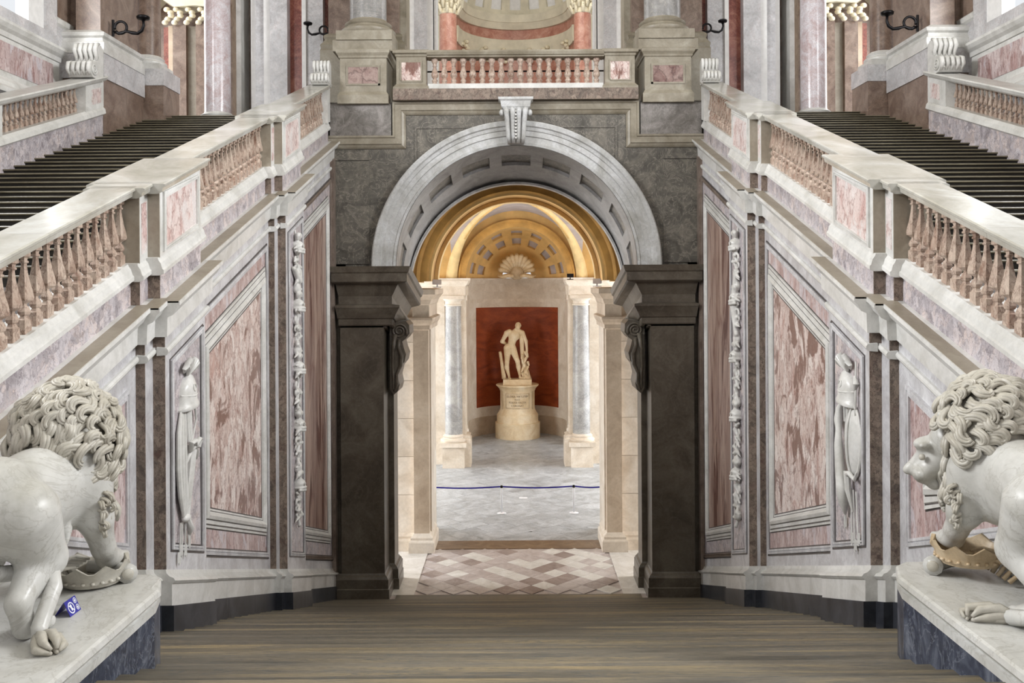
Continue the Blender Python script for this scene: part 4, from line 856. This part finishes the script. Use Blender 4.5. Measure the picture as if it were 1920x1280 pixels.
# ------------------------------------------------------------------ lions
def lion(sx, root, label, yaw, pitch, lift, seed, fwd=0):
    T = thing('lion_statue', label, 'lion statue', root, 'marble lions')
    rx, ry, rz = root
    piv = Vector((0, .60, 1.24)); R = Matrix.Rotation(yaw, 3, 'Z') @ Matrix.Rotation(pitch, 3, 'X')
    H = lambda x, y, z: tuple(piv + R @ (Vector((x, y+fwd, z))*1.28))
    P = [('e', (0, .42, .95), (.33, .40, .40)), ('e', (0, .0, .92), (.30, .62, .36)), ('e', (0, -.52, .93), (.31, .36, .38)), ('e', (0, .38, .72), (.24, .36, .22)),
         ('e', (.0, -.1, .72), (.2, .5, .2)),
         ('c', (0, .45, 1.08), .32, (0, .72, 1.28), .30),
         ('e', (.17, .42, 1.0), (.2, .26, .36)), ('e', (-.17, .42, 1.0), (.2, .26, .36)),
         # skull, brow, muzzle, chin, cheeks, nose
         ('e', H(0, .12, .04), (.2, .2, .2)), ('e', H(0, .27, .09), (.14, .1, .07)), ('c', H(0, .24, -.03), .13, H(0, .40, -.07), .105), ('e', H(0, .38, -.17), (.07, .07, .05), 0, .02),
         ('e', H(.07, .40, -.07), (.07, .08, .06)), ('e', H(-.07, .40, -.07), (.07, .08, .06)), ('e', H(0, .49, -.015), (.05, .04, .04), 0, .02), ('c', H(0, .30, .07), .05, H(0, .47, .0), .04),
         ('e', H(.11, .28, .1), (.06, .05, .03), 0, .02), ('e', H(-.11, .28, .1), (.06, .05, .03), 0, .02),
         # outer fore leg, planted
         ('c', (-.22, .45, .92), .19, (-.25, .42, .56), .125), ('c', (-.25, .42, .56), .125, (-.25, .50, .16), .085), ('c', (-.25, .50, .16), .085, (-.25, .52, .08), .095),
         # inner fore leg, raised on the crown
         ('c', (.22, .46, .92), .19, (.28, .44, .60), .14), ('c', (.28, .44, .60), .14, (.28, .58, .32+lift), .095), ('c', (.28, .58, .32+lift), .095, (.27, .68, .22+lift), .10),
         ('e', (.27, .42, .62), (.11, .11, .12)),
         # hind legs
         ('c', (.2, -.55, .88), .27, (.25, -.36, .52), .17), ('c', (.25, -.36, .52), .17, (.25, -.70, .30), .085), ('c', (.25, -.70, .30), .085, (.25, -.62, .09), .08),
         ('c', (-.2, -.55, .88), .27, (-.25, -.30, .52), .17), ('c', (-.25, -.30, .52), .17, (-.25, -.58, .30), .085), ('c', (-.25, -.58, .30), .085, (-.25, -.50, .09), .08)]
    # paws with toes
    for px, py, pz in ((-.25, .60, .06), (.26, .78, .17+lift), (.25, -.50, .06), (-.25, -.38, .06)):
        P.append(('e', (px, py-.03, pz+.02), (.11, .14, .075)))
        for t in (-.075, -.025, .025, .075): P.append(('e', (px+t, py+.10, pz-.005), (.032, .07, .05), 0, .012))
    # tufts on belly
    random.seed(seed)
    for k in range(16):
        x = random.uniform(-.14, .2); y = random.uniform(-.25, .35)
        P.append(('c', (x, y, .60), .05, (x+random.uniform(-.03, .03), y-.06, .48+random.uniform(-.03, .03)), .012, .02))
    me = sdf_mesh('body', P, .020, .042, True, 2)
    if sx < 0: pass
    else: me2 = mirror_mesh(me); bpy.data.meshes.remove(me); me = me2
    o = link('body', me, mt['lion'], None, root); adopt(o, T)
    fx = lambda pts: [(rx+(x if sx < 0 else -x), ry+y, rz+z) for x, y, z in pts]
    # mane: S-curled locks over a rounded mass
    mc = Vector((0, .54, 1.22)); mr = Vector((.40, .42, .48)); fd = (R @ Vector((0, 1, -.1))).normalized()
    m = MB()
    def lock(p, nn, flow, L, sg, w=.021, st=(-1, 0, 1)):
        lat = nn.cross(flow).normalized(); cur = random.uniform(2.2, 4.6); hump = random.uniform(.03, .075)
        for q in st:
            pts = []; rad = []; x = -.45*L; y = q*w*1.25; th = -sg*.55
            for k in range(10):
                t = k/9
                c = p+flow*x+lat*(y*(1-.45*t) if False else y)+nn*(.012+hump*math.sin(min(1, t*1.25)*PI*.72)-.010*abs(q))
                pts.append(tuple(c)); rad.append(w*(1.1-.7*t)+.003)
                th = sg*(-.75+cur*t*t); dl = L/9*(1-.28*q*sg*t); x += dl*math.cos(th); y += dl*math.sin(th)-q*w*.09
            m.tube(fx(pts), rad, 5)
    n = 300; ga = PI*(3-math.sqrt(5))
    for i in range(n):
        zz = 1-2*(i+.5)/n; rr_ = math.sqrt(1-zz*zz); th = ga*i
        d = Vector((rr_*math.cos(th), rr_*math.sin(th), zz))
        if d.dot(fd) > .56 or (d.y < -.45 and d.z < -.30) or d.z < -.93: continue
        p = mc + Vector((d.x*mr.x, d.y*mr.y, d.z*mr.z)); nn = Vector((d.x/mr.x, d.y/mr.y, d.z/mr.z)).normalized()
        flow = (-fd*.8+Vector((0, 0, -.9))); flow = flow-nn*flow.dot(nn)
        if flow.length < .1: continue
        flow.normalize(); lat = nn.cross(flow).normalized(); tw = random.uniform(-.45, .45)
        lock(p, nn, (flow+lat*tw).normalized(), random.uniform(.17, .29), 1 if random.random() < .65 else -1, random.uniform(.020, .027))
    for k in range(46):      # beard and chest locks
        a = random.uniform(-1.5, 1.5); z_ = random.uniform(-.42, .30); dd = Vector((math.sin(a), math.cos(a)*.9, 0)); lock(Vector((0, .56, .98))+Vector((dd.x*.33, dd.y*.30, z_)), dd.normalized(), Vector((.15*math.sin(k), .1, -1)).normalized(), random.uniform(.18, .28), 1 if k % 3 else -1, .024)
    for k in range(14):      # curls behind the raised elbow
        t = k/13; lock(Vector((.385-.04*t+.02*math.sin(k*2.), .37+.05*math.sin(k*1.7), .80-.30*t)), Vector((.9, -.4, .1)).normalized(), Vector((-.05, -.1, -1)).normalized(), .10, 1 if k % 2 else -1, .012)
    m.build('mane', mt['mane'], T, smooth=True)
    c = MB(); c.ball((rx+mc.x*(1 if sx < 0 else -1), ry+mc.y-.03, rz+mc.z), (mr.x*.95, mr.y*.93, mr.z*.95), 24, 16); c.build('mane_core', mt['mane'], T, smooth=True)
    # ears, eyes
    for e in (-1, 1):
        MB().tube(fx([H(e*.17, .02, .14), H(e*.22, .04, .22), H(e*.23, .06, .26)]), [.07, .06, .015], 8).build('ear', mt['lion'], T, smooth=True)
        MB().ball(fx([H(e*.095, .335, .035)])[0], .03, 8, 6).build('eye', mt['mane'], T, smooth=True)
    # tail
    if sx < 0:
        tp = [(0, -.86, 1.0), (-.02, -.96, .78), (0, -.8, .55), (.06, -.55, .46), (.22, -.40, .44), (.36, -.42, .42), (.41, -.50, .35), (.40, -.60, .22), (.39, -.68, .11), (.42, -.72, .07)]
        tuft = [(.42, -.72, .07), (.50, -.78, .06), (.56, -.86, .04)]
    else:
        tp = [(0, -.86, 1.0), (.02, -1.02, .8), (.12, -1.0, .5), (.25, -.85, .25), (.36, -.66, .1), (.42, -.52, .06)]
        tuft = [(.40, -.52, .06), (.50, -.46, .07), (.64, -.42, .04)]
    tl = MB().tube(fx(tp), [.06]*len(tp), 8).build('tail', mt['lion'], T, smooth=True)
    m = MB()
    for k in range(6):
        a = 2*PI*k/6; ox, oz = .045*math.cos(a), .035*math.sin(a)
        m.tube(fx([(x+ox*s_, y+ox*.8*s_, max(.02, z+oz*s_)) for (x, y, z), s_ in zip(tuft+[(tuft[-1][0]+.05, tuft[-1][1]-.04, .03)], (.5, 1.2, 1.5, .6))]), [.03, .042, .034, .012], 6)
    m.build('tail_tuft', mt['mane'], tl, smooth=True)
    # crown under the paw, sceptre scroll
    cz = .02+lift; cx_, cy_ = .16, .62
    cr = MB(); nn_ = 40; rings = []
    for (r0, z0) in ((.24, 0), (.25, .02), (.262, .03), (.262, .055), (.27, .07), (.28, .10)):
        rings.append([(cx_+r0*math.cos(2*PI*i/nn_), cy_+r0*.92*math.sin(2*PI*i/nn_), cz+z0) for i in range(nn_)])
    rings.append([(cx_+(.31+.01*(i % 5 == 0))*math.cos(2*PI*i/nn_), cy_+.29*math.sin(2*PI*i/nn_), cz+(.12+.07*abs(((i/5) % 1)-.5)*2)) for i in range(nn_)])
    rings.append([(cx_+.285*math.cos(2*PI*i/nn_), cy_+.265*math.sin(2*PI*i/nn_), cz+(.12+.07*abs(((i/5) % 1)-.5)*2)) for i in range(nn_)])
    for (r0, z0) in ((.255, .09), (.235, .03)): rings.append([(cx_+r0*math.cos(2*PI*i/nn_), cy_+r0*.92*math.sin(2*PI*i/nn_), cz+z0) for i in range(nn_)])
    mm = mt['tan'] if sx > 0 else mt['mane']
    o = MB(); o.add(*(lambda L: (fx(L.V), L.F))(cr.loft(rings))); c_ = o.build('crown', mm, T, auto=40)
    for k in range(22):
        a = 2*PI*k/22; MB().ball(fx([(cx_+.268*math.cos(a), cy_+.247*math.sin(a), cz+.045)])[0], (.02, .02, .014), 6, 5).build('jewel', mm, c_, smooth=True)
    MB().tube(fx([(.05, .78, .10), (.24, .80, .08), (.40, .72, .075), (.47, .62, .085)]), [.05, .065, .07, .085], 10).build('sceptre_end', mt['lion'], T, smooth=True)
    MB().tube(fx([(.48+.0, .60+.0, .085+.0), (.485, .59, .085)]), [.05, .045], 10).build('sceptre_face', mt['mane'], T, smooth=True)
    for k in range(5): MB().tube(fx([(-.02, .30+.09*k, .04), (-.10, .28+.09*k, .12+.02*k), (-.02, .36+.09*k, .2), (.10, .46+.06*k, .19)]), [.02, .025, .025, .012], 6).build('drapery_fold', mt['tan'] if sx > 0 else mt['mane'], T, smooth=True)
lion(-1, (-3.84, 7.20, -2.58), 'white marble lion with curly mane seen from behind on the left', math.radians(-14), math.radians(-12), 0, 5)
lion(1, (4.08, 7.28, -2.58), 'white marble lion turning its face inwards on the right', math.radians(-56), math.radians(-30), .10, 9, .10)

# blue notice on the left plinth
S = thing('tent_sign', 'small blue folded notice with white circles on the left plinth', 'sign', (-3.5, 7.12, -2.58))
def sg(u_, v_, o=0): # u along y (0..1), v up the slope
    return (-3.475-.045*v_+o*.9, 7.03+.17*u_-.012*v_, -2.578+.115*v_+o*.4)
MB().loft([[sg(0, 0), sg(1, 0), sg(1, 1), sg(0, 1)], [sg(0, 0, -.004), sg(1, 0, -.004), sg(1, 1, -.004), sg(0, 1, -.004)]]).build('front_leaf', mt['signblue'], S)
MB().loft([[(-3.60, 7.03, -2.578), (-3.60, 7.2, -2.578), sg(1, 1, -.004), sg(0, 1, -.004)], [(-3.604, 7.03, -2.578), (-3.604, 7.2, -2.578), sg(1, 1, -.008), sg(0, 1, -.008)]]).build('back_leaf', mt['signblue'], S)
def sring(cu, cv, r, w, name='white_ring'):
    n = 28; V = []; F = []
    for i in range(n):
        a = 2*PI*i/n
        for q in (r, r-w): V.append(sg(cu+q*math.cos(a)/.17*.115, cv+q*math.sin(a), .0022))
    for i in range(n): j = (i+1) % n; F.append((2*i, 2*j, 2*j+1, 2*i+1))
    return MB().add(V, F).build(name, mt['signwhite'], S)
sring(.34, .46, .38, .08)
MB().add([sg(.34-.18, .46+.20, .0022), sg(.34-.14, .46+.26, .0022), sg(.34+.18, .46-.20, .0022), sg(.34+.14, .46-.26, .0022)], [(0, 1, 2, 3)]).build('white_slash', mt['signwhite'], S)
MB().add([sg(.30, .26, .0024), sg(.38, .26, .0024), sg(.42, .6, .0024), sg(.34, .72, .0024), sg(.26, .6, .0024)], [(0, 1, 2, 3, 4)]).build('white_figure', mt['signwhite'], S)
for cu, cv in ((.80, .74), (.82, .28)):
    sring(cu, cv, .19, .05)
    MB().add([sg(cu-.05, cv-.09, .0022), sg(cu+.05, cv-.09, .0022), sg(cu+.05, cv+.07, .0022), sg(cu-.05, cv+.07, .0022)], [(0, 1, 2, 3)]).build('white_figure', mt['signwhite'], S)

# ------------------------------------------------------------------ statue in the niche
SY = 49.4
T = thing('statue_pedestal', 'cream stone pedestal with inscription under the niche statue', 'pedestal', (0, SY, LOW))
MB().lathe([(1.22, LOW), (1.22, -7.62), (1.18, -7.6), (.2, -7.6)], 0, SY, 0, 48).build('drum', mt['statue'], T, auto=40)
MB().lathe([(1.13, -7.6), (1.13, -7.22), (1.10, -7.16), (1.06, -7.12), (1.0, -7.02), (.96, -6.92), (.95, -6.86)], 0, SY, 0, 48).build('base_moulding', mt['statue'], T, auto=40)
MB().lathe([(.94, -6.9), (.94, -5.92), (.97, -5.88), (1.0, -5.78), (1.1, -5.68), (1.16, -5.62), (1.16, -5.57), (.2, -5.56)], 0, SY, 0, 48).build('die', mt['statue'], T, auto=40)
cyl = lambda a, r, z: (r*math.sin(a), SY-r*math.cos(a), z)
fr = []
for a0, a1, z0, z1 in ((-.74, .74, -6.80, -6.75), (-.74, .74, -6.04, -5.99), (-.74, -.69, -6.75, -6.04), (.69, .74, -6.75, -6.04)):
    MB().loft([[cyl(a, .93, z0), cyl(a, .965, z0), cyl(a, .965, z1), cyl(a, .93, z1)] for a in [lin(a0, a1, i/16) for i in range(17)]]).build('tablet_border', mt['tan'], T)
for s_ in (-1, 1): MB().loft([[cyl(s_*.97+d, .92, z), cyl(s_*.97+d, .955+.0*d, z), cyl(s_*1.07, .955, z), cyl(s_*1.07, .92, z)] for d, z in ((0, -6.88), (0, -5.9))]).build('groove_shade_strip', mt['tan'], T)  # slightly raised tan strips painting the shade of the corner grooves
for line, zt, sz in (('GLORIA VIRTUTEM', -6.20, .135), ('POST', -6.36, .12), ('FORTIA FACTA', -6.52, .13), ('CORONAT', -6.69, .13)):
    cu = bpy.data.curves.new('line', 'FONT'); cu.body = line; cu.size = sz; cu.align_x = 'CENTER'; cu.extrude = .004; cu.space_character = 1.05; cu.resolution_u = 3
    ob = bpy.data.objects.new('line', cu); C.objects.link(ob)
    me = bpy.data.meshes.new_from_object(ob.evaluated_get(bpy.context.evaluated_depsgraph_get())); bpy.data.objects.remove(ob)
    for v in me.vertices: v.co = Vector(cyl(v.co.x*1.02/.94, .944+v.co.z, zt+v.co.y*1.15))
    me.name = 'lettering'; link('lettering', me, mt['stripe'], T)
T = thing('standing_statue', 'cream marble nude male statue leaning on a draped club', 'statue', (0, SY, -5.56))
MB().box(-.77, .77, SY-.5, SY+.5, -5.565, -5.28).build('base_slab', mt['statue'], T)
Pz = [('e', (.06, -.10, 2.86), (.135, .16, .19)), ('e', (.07, -.2, 2.80), (.09, .09, .1)), ('c', (-.1, 0, 2.62), .11, (.03, -.06, 2.78), .10),
      ('e', (-.16, -.02, 2.36), (.33, .22, .30)), ('e', (-.24, -.14, 2.42), (.14, .1, .12)), ('e', (-.02, -.14, 2.40), (.14, .1, .12)), ('c', (-.2, 0, 2.3), .24, (-.3, 0, 1.95), .21), ('e', (-.36, 0, 1.74), (.28, .21, .2)),
      ('c', (-.42, .0, 2.55), .15, (-.56, .02, 2.48), .15), ('c', (.12, 0, 2.55), .15, (.27, 0, 2.50), .14),
      ('c', (-.58, .02, 2.46), .135, (-.82, .05, 2.02), .10), ('c', (-.82, .05, 2.02), .10, (-.55, .25, 1.86), .075), ('e', (-.48, .28, 1.84), (.1, .06, .07)),
      ('c', (.29, 0, 2.48), .125, (.48, .0, 2.04), .095), ('c', (.48, 0, 2.04), .095, (.52, -.1, 1.66), .07), ('e', (.52, -.12, 1.56), (.07, .06, .11)),
      ('c', (-.52, 0, 1.66), .225, (-.56, -.04, .90), .125), ('c', (-.56, -.04, .90), .125, (-.57, .0, .62), .125), ('c', (-.57, 0, .62), .125, (-.45, .02, .12), .065), ('c', (-.45, .02, .06), .07, (-.40, -.22, .04), .055),
      ('c', (-.24, 0, 1.60), .21, (.02, -.16, .94), .12), ('c', (.02, -.16, .94), .12, (.06, -.10, .66), .12), ('c', (.06, -.10, .66), .12, (.14, -.02, .14), .065), ('c', (.14, -.04, .06), .07, (.38, -.22, .04), .055)]
for k in range(4): Pz.append(('e', (-.47+.04*k, -.27, .03), (.02, .05, .025), 0, .01)); Pz.append(('e', (.36+.035*k, -.27+.03*k, .03), (.022, .045, .025), 0, .01))
for k in range(4): Pz.append(('c', (.47+.035*k, -.14, 1.55), .02, (.48+.03*k, -.17, 1.42), .016, .01))
me = sdf_mesh('figure', Pz, .024, .045, True, 1); o = link('figure', me, mt['statue'], None, (0, SY, -5.28)); adopt(o, T)
hm = MB()
for k in range(40):
    t = math.acos(1-1.1*(k+.5)/40); a = k*2.4; hm.ball((.06+.145*math.sin(t)*math.cos(a), SY-.08+.165*math.sin(t)*math.sin(a), -5.28+2.87+.19*math.cos(t)), (.035, .035, .03), 6, 4)
hm.build('hair', mt['statue'], T, smooth=True)
Pc = [('c', (.24, .06, 2.34), .13, (.30, .08, 1.1), .12), ('c', (.30, .08, 1.1), .14, (.46, .1, .3), .2), ('c', (.46, .1, .3), .2, (.5, .1, 0), .26)]
for k in range(14): x = .42+.16*math.sin(k*2.3); z = 1.45-.09*k; Pc.append(('c', (x, -.08, z), .07, (x+.06*math.cos(k), -.14, z-.16), .05))
me = sdf_mesh('club_and_skin', Pc, .024, .04, True, 1); o = link('draped_club', me, mt['statue'], None, (0, SY, -5.28)); adopt(o, T)
MB().tube([(-.95, SY+.1, -5.28+1.48), (-.92, SY+.1, -5.28+1.38), (-.84, SY+.1, -5.28+.9), (-.76, SY+.1, -5.28+.3), (-.72, SY+.1, -5.28)], [.07, .09, .10, .12, .14], 10).build('tree_stump', mt['statue'], T, smooth=True)

# ------------------------------------------------------------------ barrier
px_ = [-3.3, -.60, 2.03, 3.32]
for k, x in enumerate(px_):
    T = thing('barrier_post', ['white barrier post at the far left end of the blue belt', 'left white barrier post in front of the statue', 'right white barrier post in front of the statue', 'white barrier post half hidden by the right jamb'][k], 'barrier post', (x, 33.06, LOW), 'white barrier posts')
    MB().lathe([(.17, 0), (.17, .015), (.12, .03), (.04, .04)], x, 33.06, LOW, 20).build('foot', mt['post'], T, smooth=True)
    MB().lathe([(.033, .03), (.033, .93), (.02, .94)], x, 33.06, LOW, 14).build('pole', mt['post'], T, smooth=True)
    MB().lathe([(.035, .93), (.05, .94), (.05, 1.0), (.035, 1.02), (.01, 1.025)], x, 33.06, LOW, 14).build('head', mt['iron'], T, smooth=True)
for k in range(3):
    x0, x1 = px_[k]+.05, px_[k+1]-.05
    tag(MB().loft([[(lin(x0, x1, i/12), 33.06+yy, LOW+.975-.05*math.sin(PI*i/12)+zz) for yy, zz in ((-.004, -.026), (.004, -.026), (.004, .026), (-.004, .026))] for i in range(13)]).build('barrier_belt', mt['belt']), ['blue belt running left from the left barrier post', 'blue belt between the two white barrier posts', 'short blue belt right of the right barrier post'][k], 'belt', 'blue barrier belts')
tag(MB().loft([[(-.16, -.1, 0), (.16, -.1, 0), (.16, .1, 0), (-.16, .1, 0)], [(-.15, -.09, .012), (.15, -.09, .012), (.15, .09, .012), (-.15, .09, .012)]]).build('floor_plate', mt['post'], None, loc=(.2, 35.4, LOW)), 'small white plate lying on the vestibule paving', 'plate')

# floodlights on the lower cornices
for nm, x, y, z, mm, col in (('left', -2.66, 30.3, -.18, 'post', 'white'), ('right', 2.68, 30.3, -.18, 'post', 'white'), ('right', 2.42, 33.4, -.22, 'iron', 'black')):
    if mm == 'iron': x, y, z = 2.42, 41.1, .08
    T = thing('floodlight', 'small %s floodlight on the %s cornice of the lower vestibule' % (col, nm), 'floodlight', (x, y, z))
    MB().box(x-.14, x+.14, y-.1, y+.1, z, z+.03).build('foot', mt[mm], T)
    MB().box(x-.02, x+.02, y-.02, y+.02, z+.02, z+.1).build('stem', mt[mm], T)
    MB().loft([[(x+dx*k_, y+yy, z+.16+dz*k_+(.03 if yy < 0 else 0)) for dx, dz in ((-.15, -.08), (.15, -.08), (.15, .08), (-.15, .08))] for yy, k_ in ((-.12, 1), (.08, .8), (.12, .5))]).build('head', mt[mm], T)

# ------------------------------------------------------------------ carved reliefs on the pilasters
def relief(sx, P, label, name, group, vox=.012):
    me = sdf_mesh(name, P, vox, .008, True, 1)
    if sx < 0: me2 = mirror_mesh(me); bpy.data.meshes.remove(me); me = me2
    return tag(link(name, me, mt['trim']), label, 'relief', group)
w_ = lambda y, z, d=.05: (X2-d, y, z)
def chain(pts, r, d=.05):
    return [('c', w_(a[0], a[1], a[2] if len(a) > 2 else d), r[i], w_(b[0], b[1], b[2] if len(b) > 2 else d), r[i+1]) for i, (a, b) in enumerate(zip(pts, pts[1:]))]
def spiral(y, z, r, a0, turn, th, d=.05, n=9):
    return chain([(y+r*(1-.75*i/n)*math.cos(a0+turn*i/n), z+r*(1-.75*i/n)*math.sin(a0+turn*i/n)) for i in range(n+1)], [th*(1-.4*i/n) for i in range(n+1)], d)
def helmet(y, z, s=1):
    P = [('e', w_(y, z, .06), (.15, .21*s, .23*s)), ('e', w_(y, z-.12*s, .07), (.17, .235*s, .09*s))]
    P += chain([(y-.25*s, z-.20*s, .12), (y, z-.225*s, .2), (y+.25*s, z-.20*s, .12)], [.028, .034, .028])
    P += chain([(y-.2*s, z+.02*s, .12), (y, z-.0*s, .2), (y+.2*s, z+.02*s, .12)], [.012, .016, .012])
    P += spiral(y-.05, z+.0, .09*s, 0, 5, .014, .21)
    for k in range(6):
        a = .55+k*.42; P += chain([(y+.03*math.cos(a), z+.2*s), (y+.12*s*math.cos(a), z+.30*s+.04*math.sin(a), .08), (y+.19*s*math.cos(a), z+.36*s+.05*math.sin(a), .1), (y+.21*s*math.cos(a), z+.28*s, .09)], [.025, .045, .05, .02])
    return P
def trophy(sx, label, shield):
    T = thing('trophy_relief', label, 'relief', (sx*X2, 12.7, -3.8), 'pilaster trophies')
    W_ = lambda y, z, d=.04: (X2-d, y, z)
    def bld(m, name): return m.build(name, mt['trim'], T, auto=50)
    def curve(pts, rad, name, n=7): return bld(MB(sx).tube([W_(*p) for p in pts], rad, n), name)
    # crested helmet, open at the bottom
    yh, zh = 12.74, -1.70
    m = MB(sx); prof = [(.19, .0), (.215, -.02), (.275, -.035), (.285, -.01), (.26, .03), (.245, .05), (.24, .16), (.22, .27), (.17, .36), (.09, .42), (.015, .44)]
    m.loft([[(X2-.0-.62*r*math.sin(PI*k/18), yh+r*math.cos(PI*k/18)+.10*(z if False else 0), zh+z+.04*math.cos(PI*k/18)) for k in range(19)] for r, z in prof], close=False)
    bld(m, 'helmet')
    curve([(yh-.235, zh+.15, .03), (yh-.15, zh+.14, .115), (yh, zh+.13, .155), (yh+.15, zh+.14, .115), (yh+.235, zh+.15, .03)], [.012]*5, 'helmet_band')
    for k in (1,): curve([(yh-.12+.12*k+.05*math.cos(t), zh+.24+.05*math.sin(t), .14-.03*abs(k-1)) for t in [i*.7 for i in range(8)]], [.011]*8, 'helmet_scroll', 5)
    for k in range(7):
        a = .25+k*.44; cy, sy = math.cos(a), math.sin(a)
        curve([(yh+.02*cy, zh+.42), (yh+.10*cy, zh+.50+.05*sy, .08), (yh+.20*cy, zh+.55+.09*sy, .10), (yh+.24*cy, zh+.50+.07*sy, .08), (yh+.21*cy, zh+.45+.05*sy, .06)], [.02, .04, .045, .035, .012], 'plume')
    if not shield:
        for k in range(5):   # hanging cloth
            y0 = 12.36+.05*k; curve([(12.50+.035*k, -1.72, .03), (y0, -2.05, .05+.02*(k % 2)), (y0-.04, -2.5, .06+.025*(k % 2)), (y0, -2.9, .07), (y0+.10-.02*k, -3.2, .07)], [.016, .034, .04, .036, .02], 'cloth_fold')
        for k in range(3): curve([(12.70+.06*k, -1.75, .03), (12.67+.06*k, -2.0, .05), (12.72+.05*k, -2.22, .05)], [.03, .032, .024], 'lappet')
        bld(MB(sx).loft([[W_(y+w, z, d) for w, d in ((-q, .0), (-q, .07), (0, .115), (q, .07), (q, .0))] for y, z, q in ((12.90, -2.28, .085), (12.76, -2.7, .075), (12.58, -3.2, .05), (12.56, -3.25, .02))]), 'scabbard')
        for sg_ in (-1, 1):
            curve([(12.80, -2.27, .13), (12.80+sg_*.08, -2.20, .15), (12.80+sg_*.17, -2.22, .13), (12.80+sg_*.15, -2.32, .11), (12.80+sg_*.04, -2.30, .13)], [.03, .035, .04, .035, .02], 'bow_loop')
            curve([(12.80+sg_*.05, -2.30, .11), (12.80+sg_*.18, -2.42, .08), (12.80+sg_*.22, -2.52, .06)], [.025, .032, .01], 'ribbon_end')
        curve([(12.98, -1.72, .05), (13.03, -1.95, .05), (12.9, -2.1, .06), (12.74, -2.32, .07)], [.016]*4, 'strap')
        bld(MB(sx).ball(W_(12.56, -3.24, .07), (.06, .11, .06), 10, 7), 'knot'); curve([(12.60, -3.26, .08), (12.69, -3.42, .09), (12.75, -3.52, .06)], [.035, .05, .012], 'ribbon_end')
        ends = ((12.44, 12.38, -3.84), (12.5, 12.47, -3.76), (12.6, 12.62, -3.80), (12.68, 12.76, -3.72))
    else:
        m = MB(sx); m.loft([[(X2-.11*math.sqrt(max(0, 1-t*t))*1.0-.0, 12.54+.27*t*math.cos(a), -2.24+.50*t*math.sin(a)) for a in [2*PI*k/28 for k in range(28)]] for t in (.05, .3, .6, .85, 1.0)], cap1=False); bld(m, 'shield')
        curve([(12.54+.275*math.cos(a), -2.24+.505*math.sin(a), .03) for a in [2*PI*k/32 for k in range(33)]], [.022]*33, 'shield_rim', 6)
        curve([(12.54, -1.78, .06), (12.54, -2.0, .115), (12.54, -2.24, .13), (12.54, -2.5, .115), (12.54, -2.7, .06)], [.012, .018, .022, .018, .012], 'shield_rib', 6)
        curve([(12.93, -1.76, .05), (12.99, -1.84, .06), (12.98, -2.0, .08), (12.91, -2.12, .10), (12.92, -2.35, .10), (12.84, -2.65, .11), (12.74, -2.9, .12), (12.71, -3.1, .11), (12.78, -3.3, .06)], [.03, .05, .06, .045, .06, .07, .085, .075, .02], 'quiver', 9)
        curve([(12.40, -1.12, .04), (12.38, -1.5, .05), (12.44, -1.95, .04)], [.012, .018, .012], 'staff'); curve([(12.42, -1.32, .05), (12.34, -1.42, .06), (12.42, -1.56, .05)], [.014, .04, .012], 'staff_leaf')
        for k in range(2): curve([(12.74+.1*k, -1.74, .04), (12.72+.1*k, -2.0, .04)], [.022, .02], 'lappet')
        curve([(12.62, -2.66, .09), (12.56, -2.9, .10), (12.50, -3.2, .06)], [.05, .045, .012], 'ribbon_end')
        curve([(12.62, -2.70, .10), (12.46, -2.66, .12), (12.34, -2.72, .09), (12.32, -2.62, .07)], [.035, .035, .03, .012], 'ribbon_end')
        ends = ((12.42, 12.34, -3.62), (12.52, 12.46, -3.74), (12.6, 12.58, -3.68), (12.78, 12.84, -3.52))
    for y0, y1, z1 in ends:
        ar = curve([(y0, -2.9 if shield else -3.28, .04), (y1, z1, .04)], [.013, .013], 'arrow', 6)
        MB(sx).loft([[W_(y1+q, z1+dz, d) for q, d in ((-.03, .03), (.0, .06), (.03, .03))] for dz in (.18, .03)], close=False).build('fletching', mt['trim'], ar)
trophy(-1, 'carved helmet and scabbard trophy on the left pilaster', False)
trophy(1, 'carved helmet shield and quiver trophy on the right pilaster', True)
def arabesque(seed, figures):
    random.seed(seed); P = []; z = 1.05; k = 0; yc0 = 19.04
    P += chain([(yc0+.03*math.sin(i), 1.1-.5*i) for i in range(13)], [.025]*13, .02)
    while z > -4.7:
        z -= random.uniform(.26, .36); k += 1; kind = k % 4; sd = 1 if k % 2 else -1
        if kind == 0: P += [('e', w_(yc0, z, .05), (.08, .15, .12))]+spiral(yc0, z, .2, 0, 6, .02, .07)
        elif kind == 1: P += helmet(yc0, z, .55)
        else:
            P += spiral(yc0+sd*.12, z, .17, PI/2, sd*6.5, .035, .06)+spiral(yc0-sd*.14, z+.12, .12, -PI/2, sd*6, .028, .05)
        for q in range(3):
            a = random.uniform(0, 2*PI); P += chain([(yc0, z-.1, .05), (yc0+.16*math.cos(a), z-.1+.14*math.sin(a), .09), (yc0+.26*math.cos(a+.4), z-.1+.2*math.sin(a+.4), .05)], [.03, .04, .01])
    return P+figures
relief(-1, arabesque(4, chain([(18.78, .3), (19.05, .05, .1), (19.32, .28)], [.05, .07, .04])), 'tall carved foliage strip on the far left pilaster', 'foliage_relief', 'foliage strips', .016)
relief(1, arabesque(8, chain([(18.95, .2, .08), (19.08, -.5, .1), (18.98, -1.2, .08)], [.05, .09, .04])), 'tall carved foliage strip on the far right pilaster', 'foliage_relief', 'foliage strips', .016)
# ------------------------------------------------------------------ lift everything to floor level
for o in list(bpy.data.objects):
    if o.parent is None and o.type in ('MESH', 'EMPTY'): o.location.z += EZ
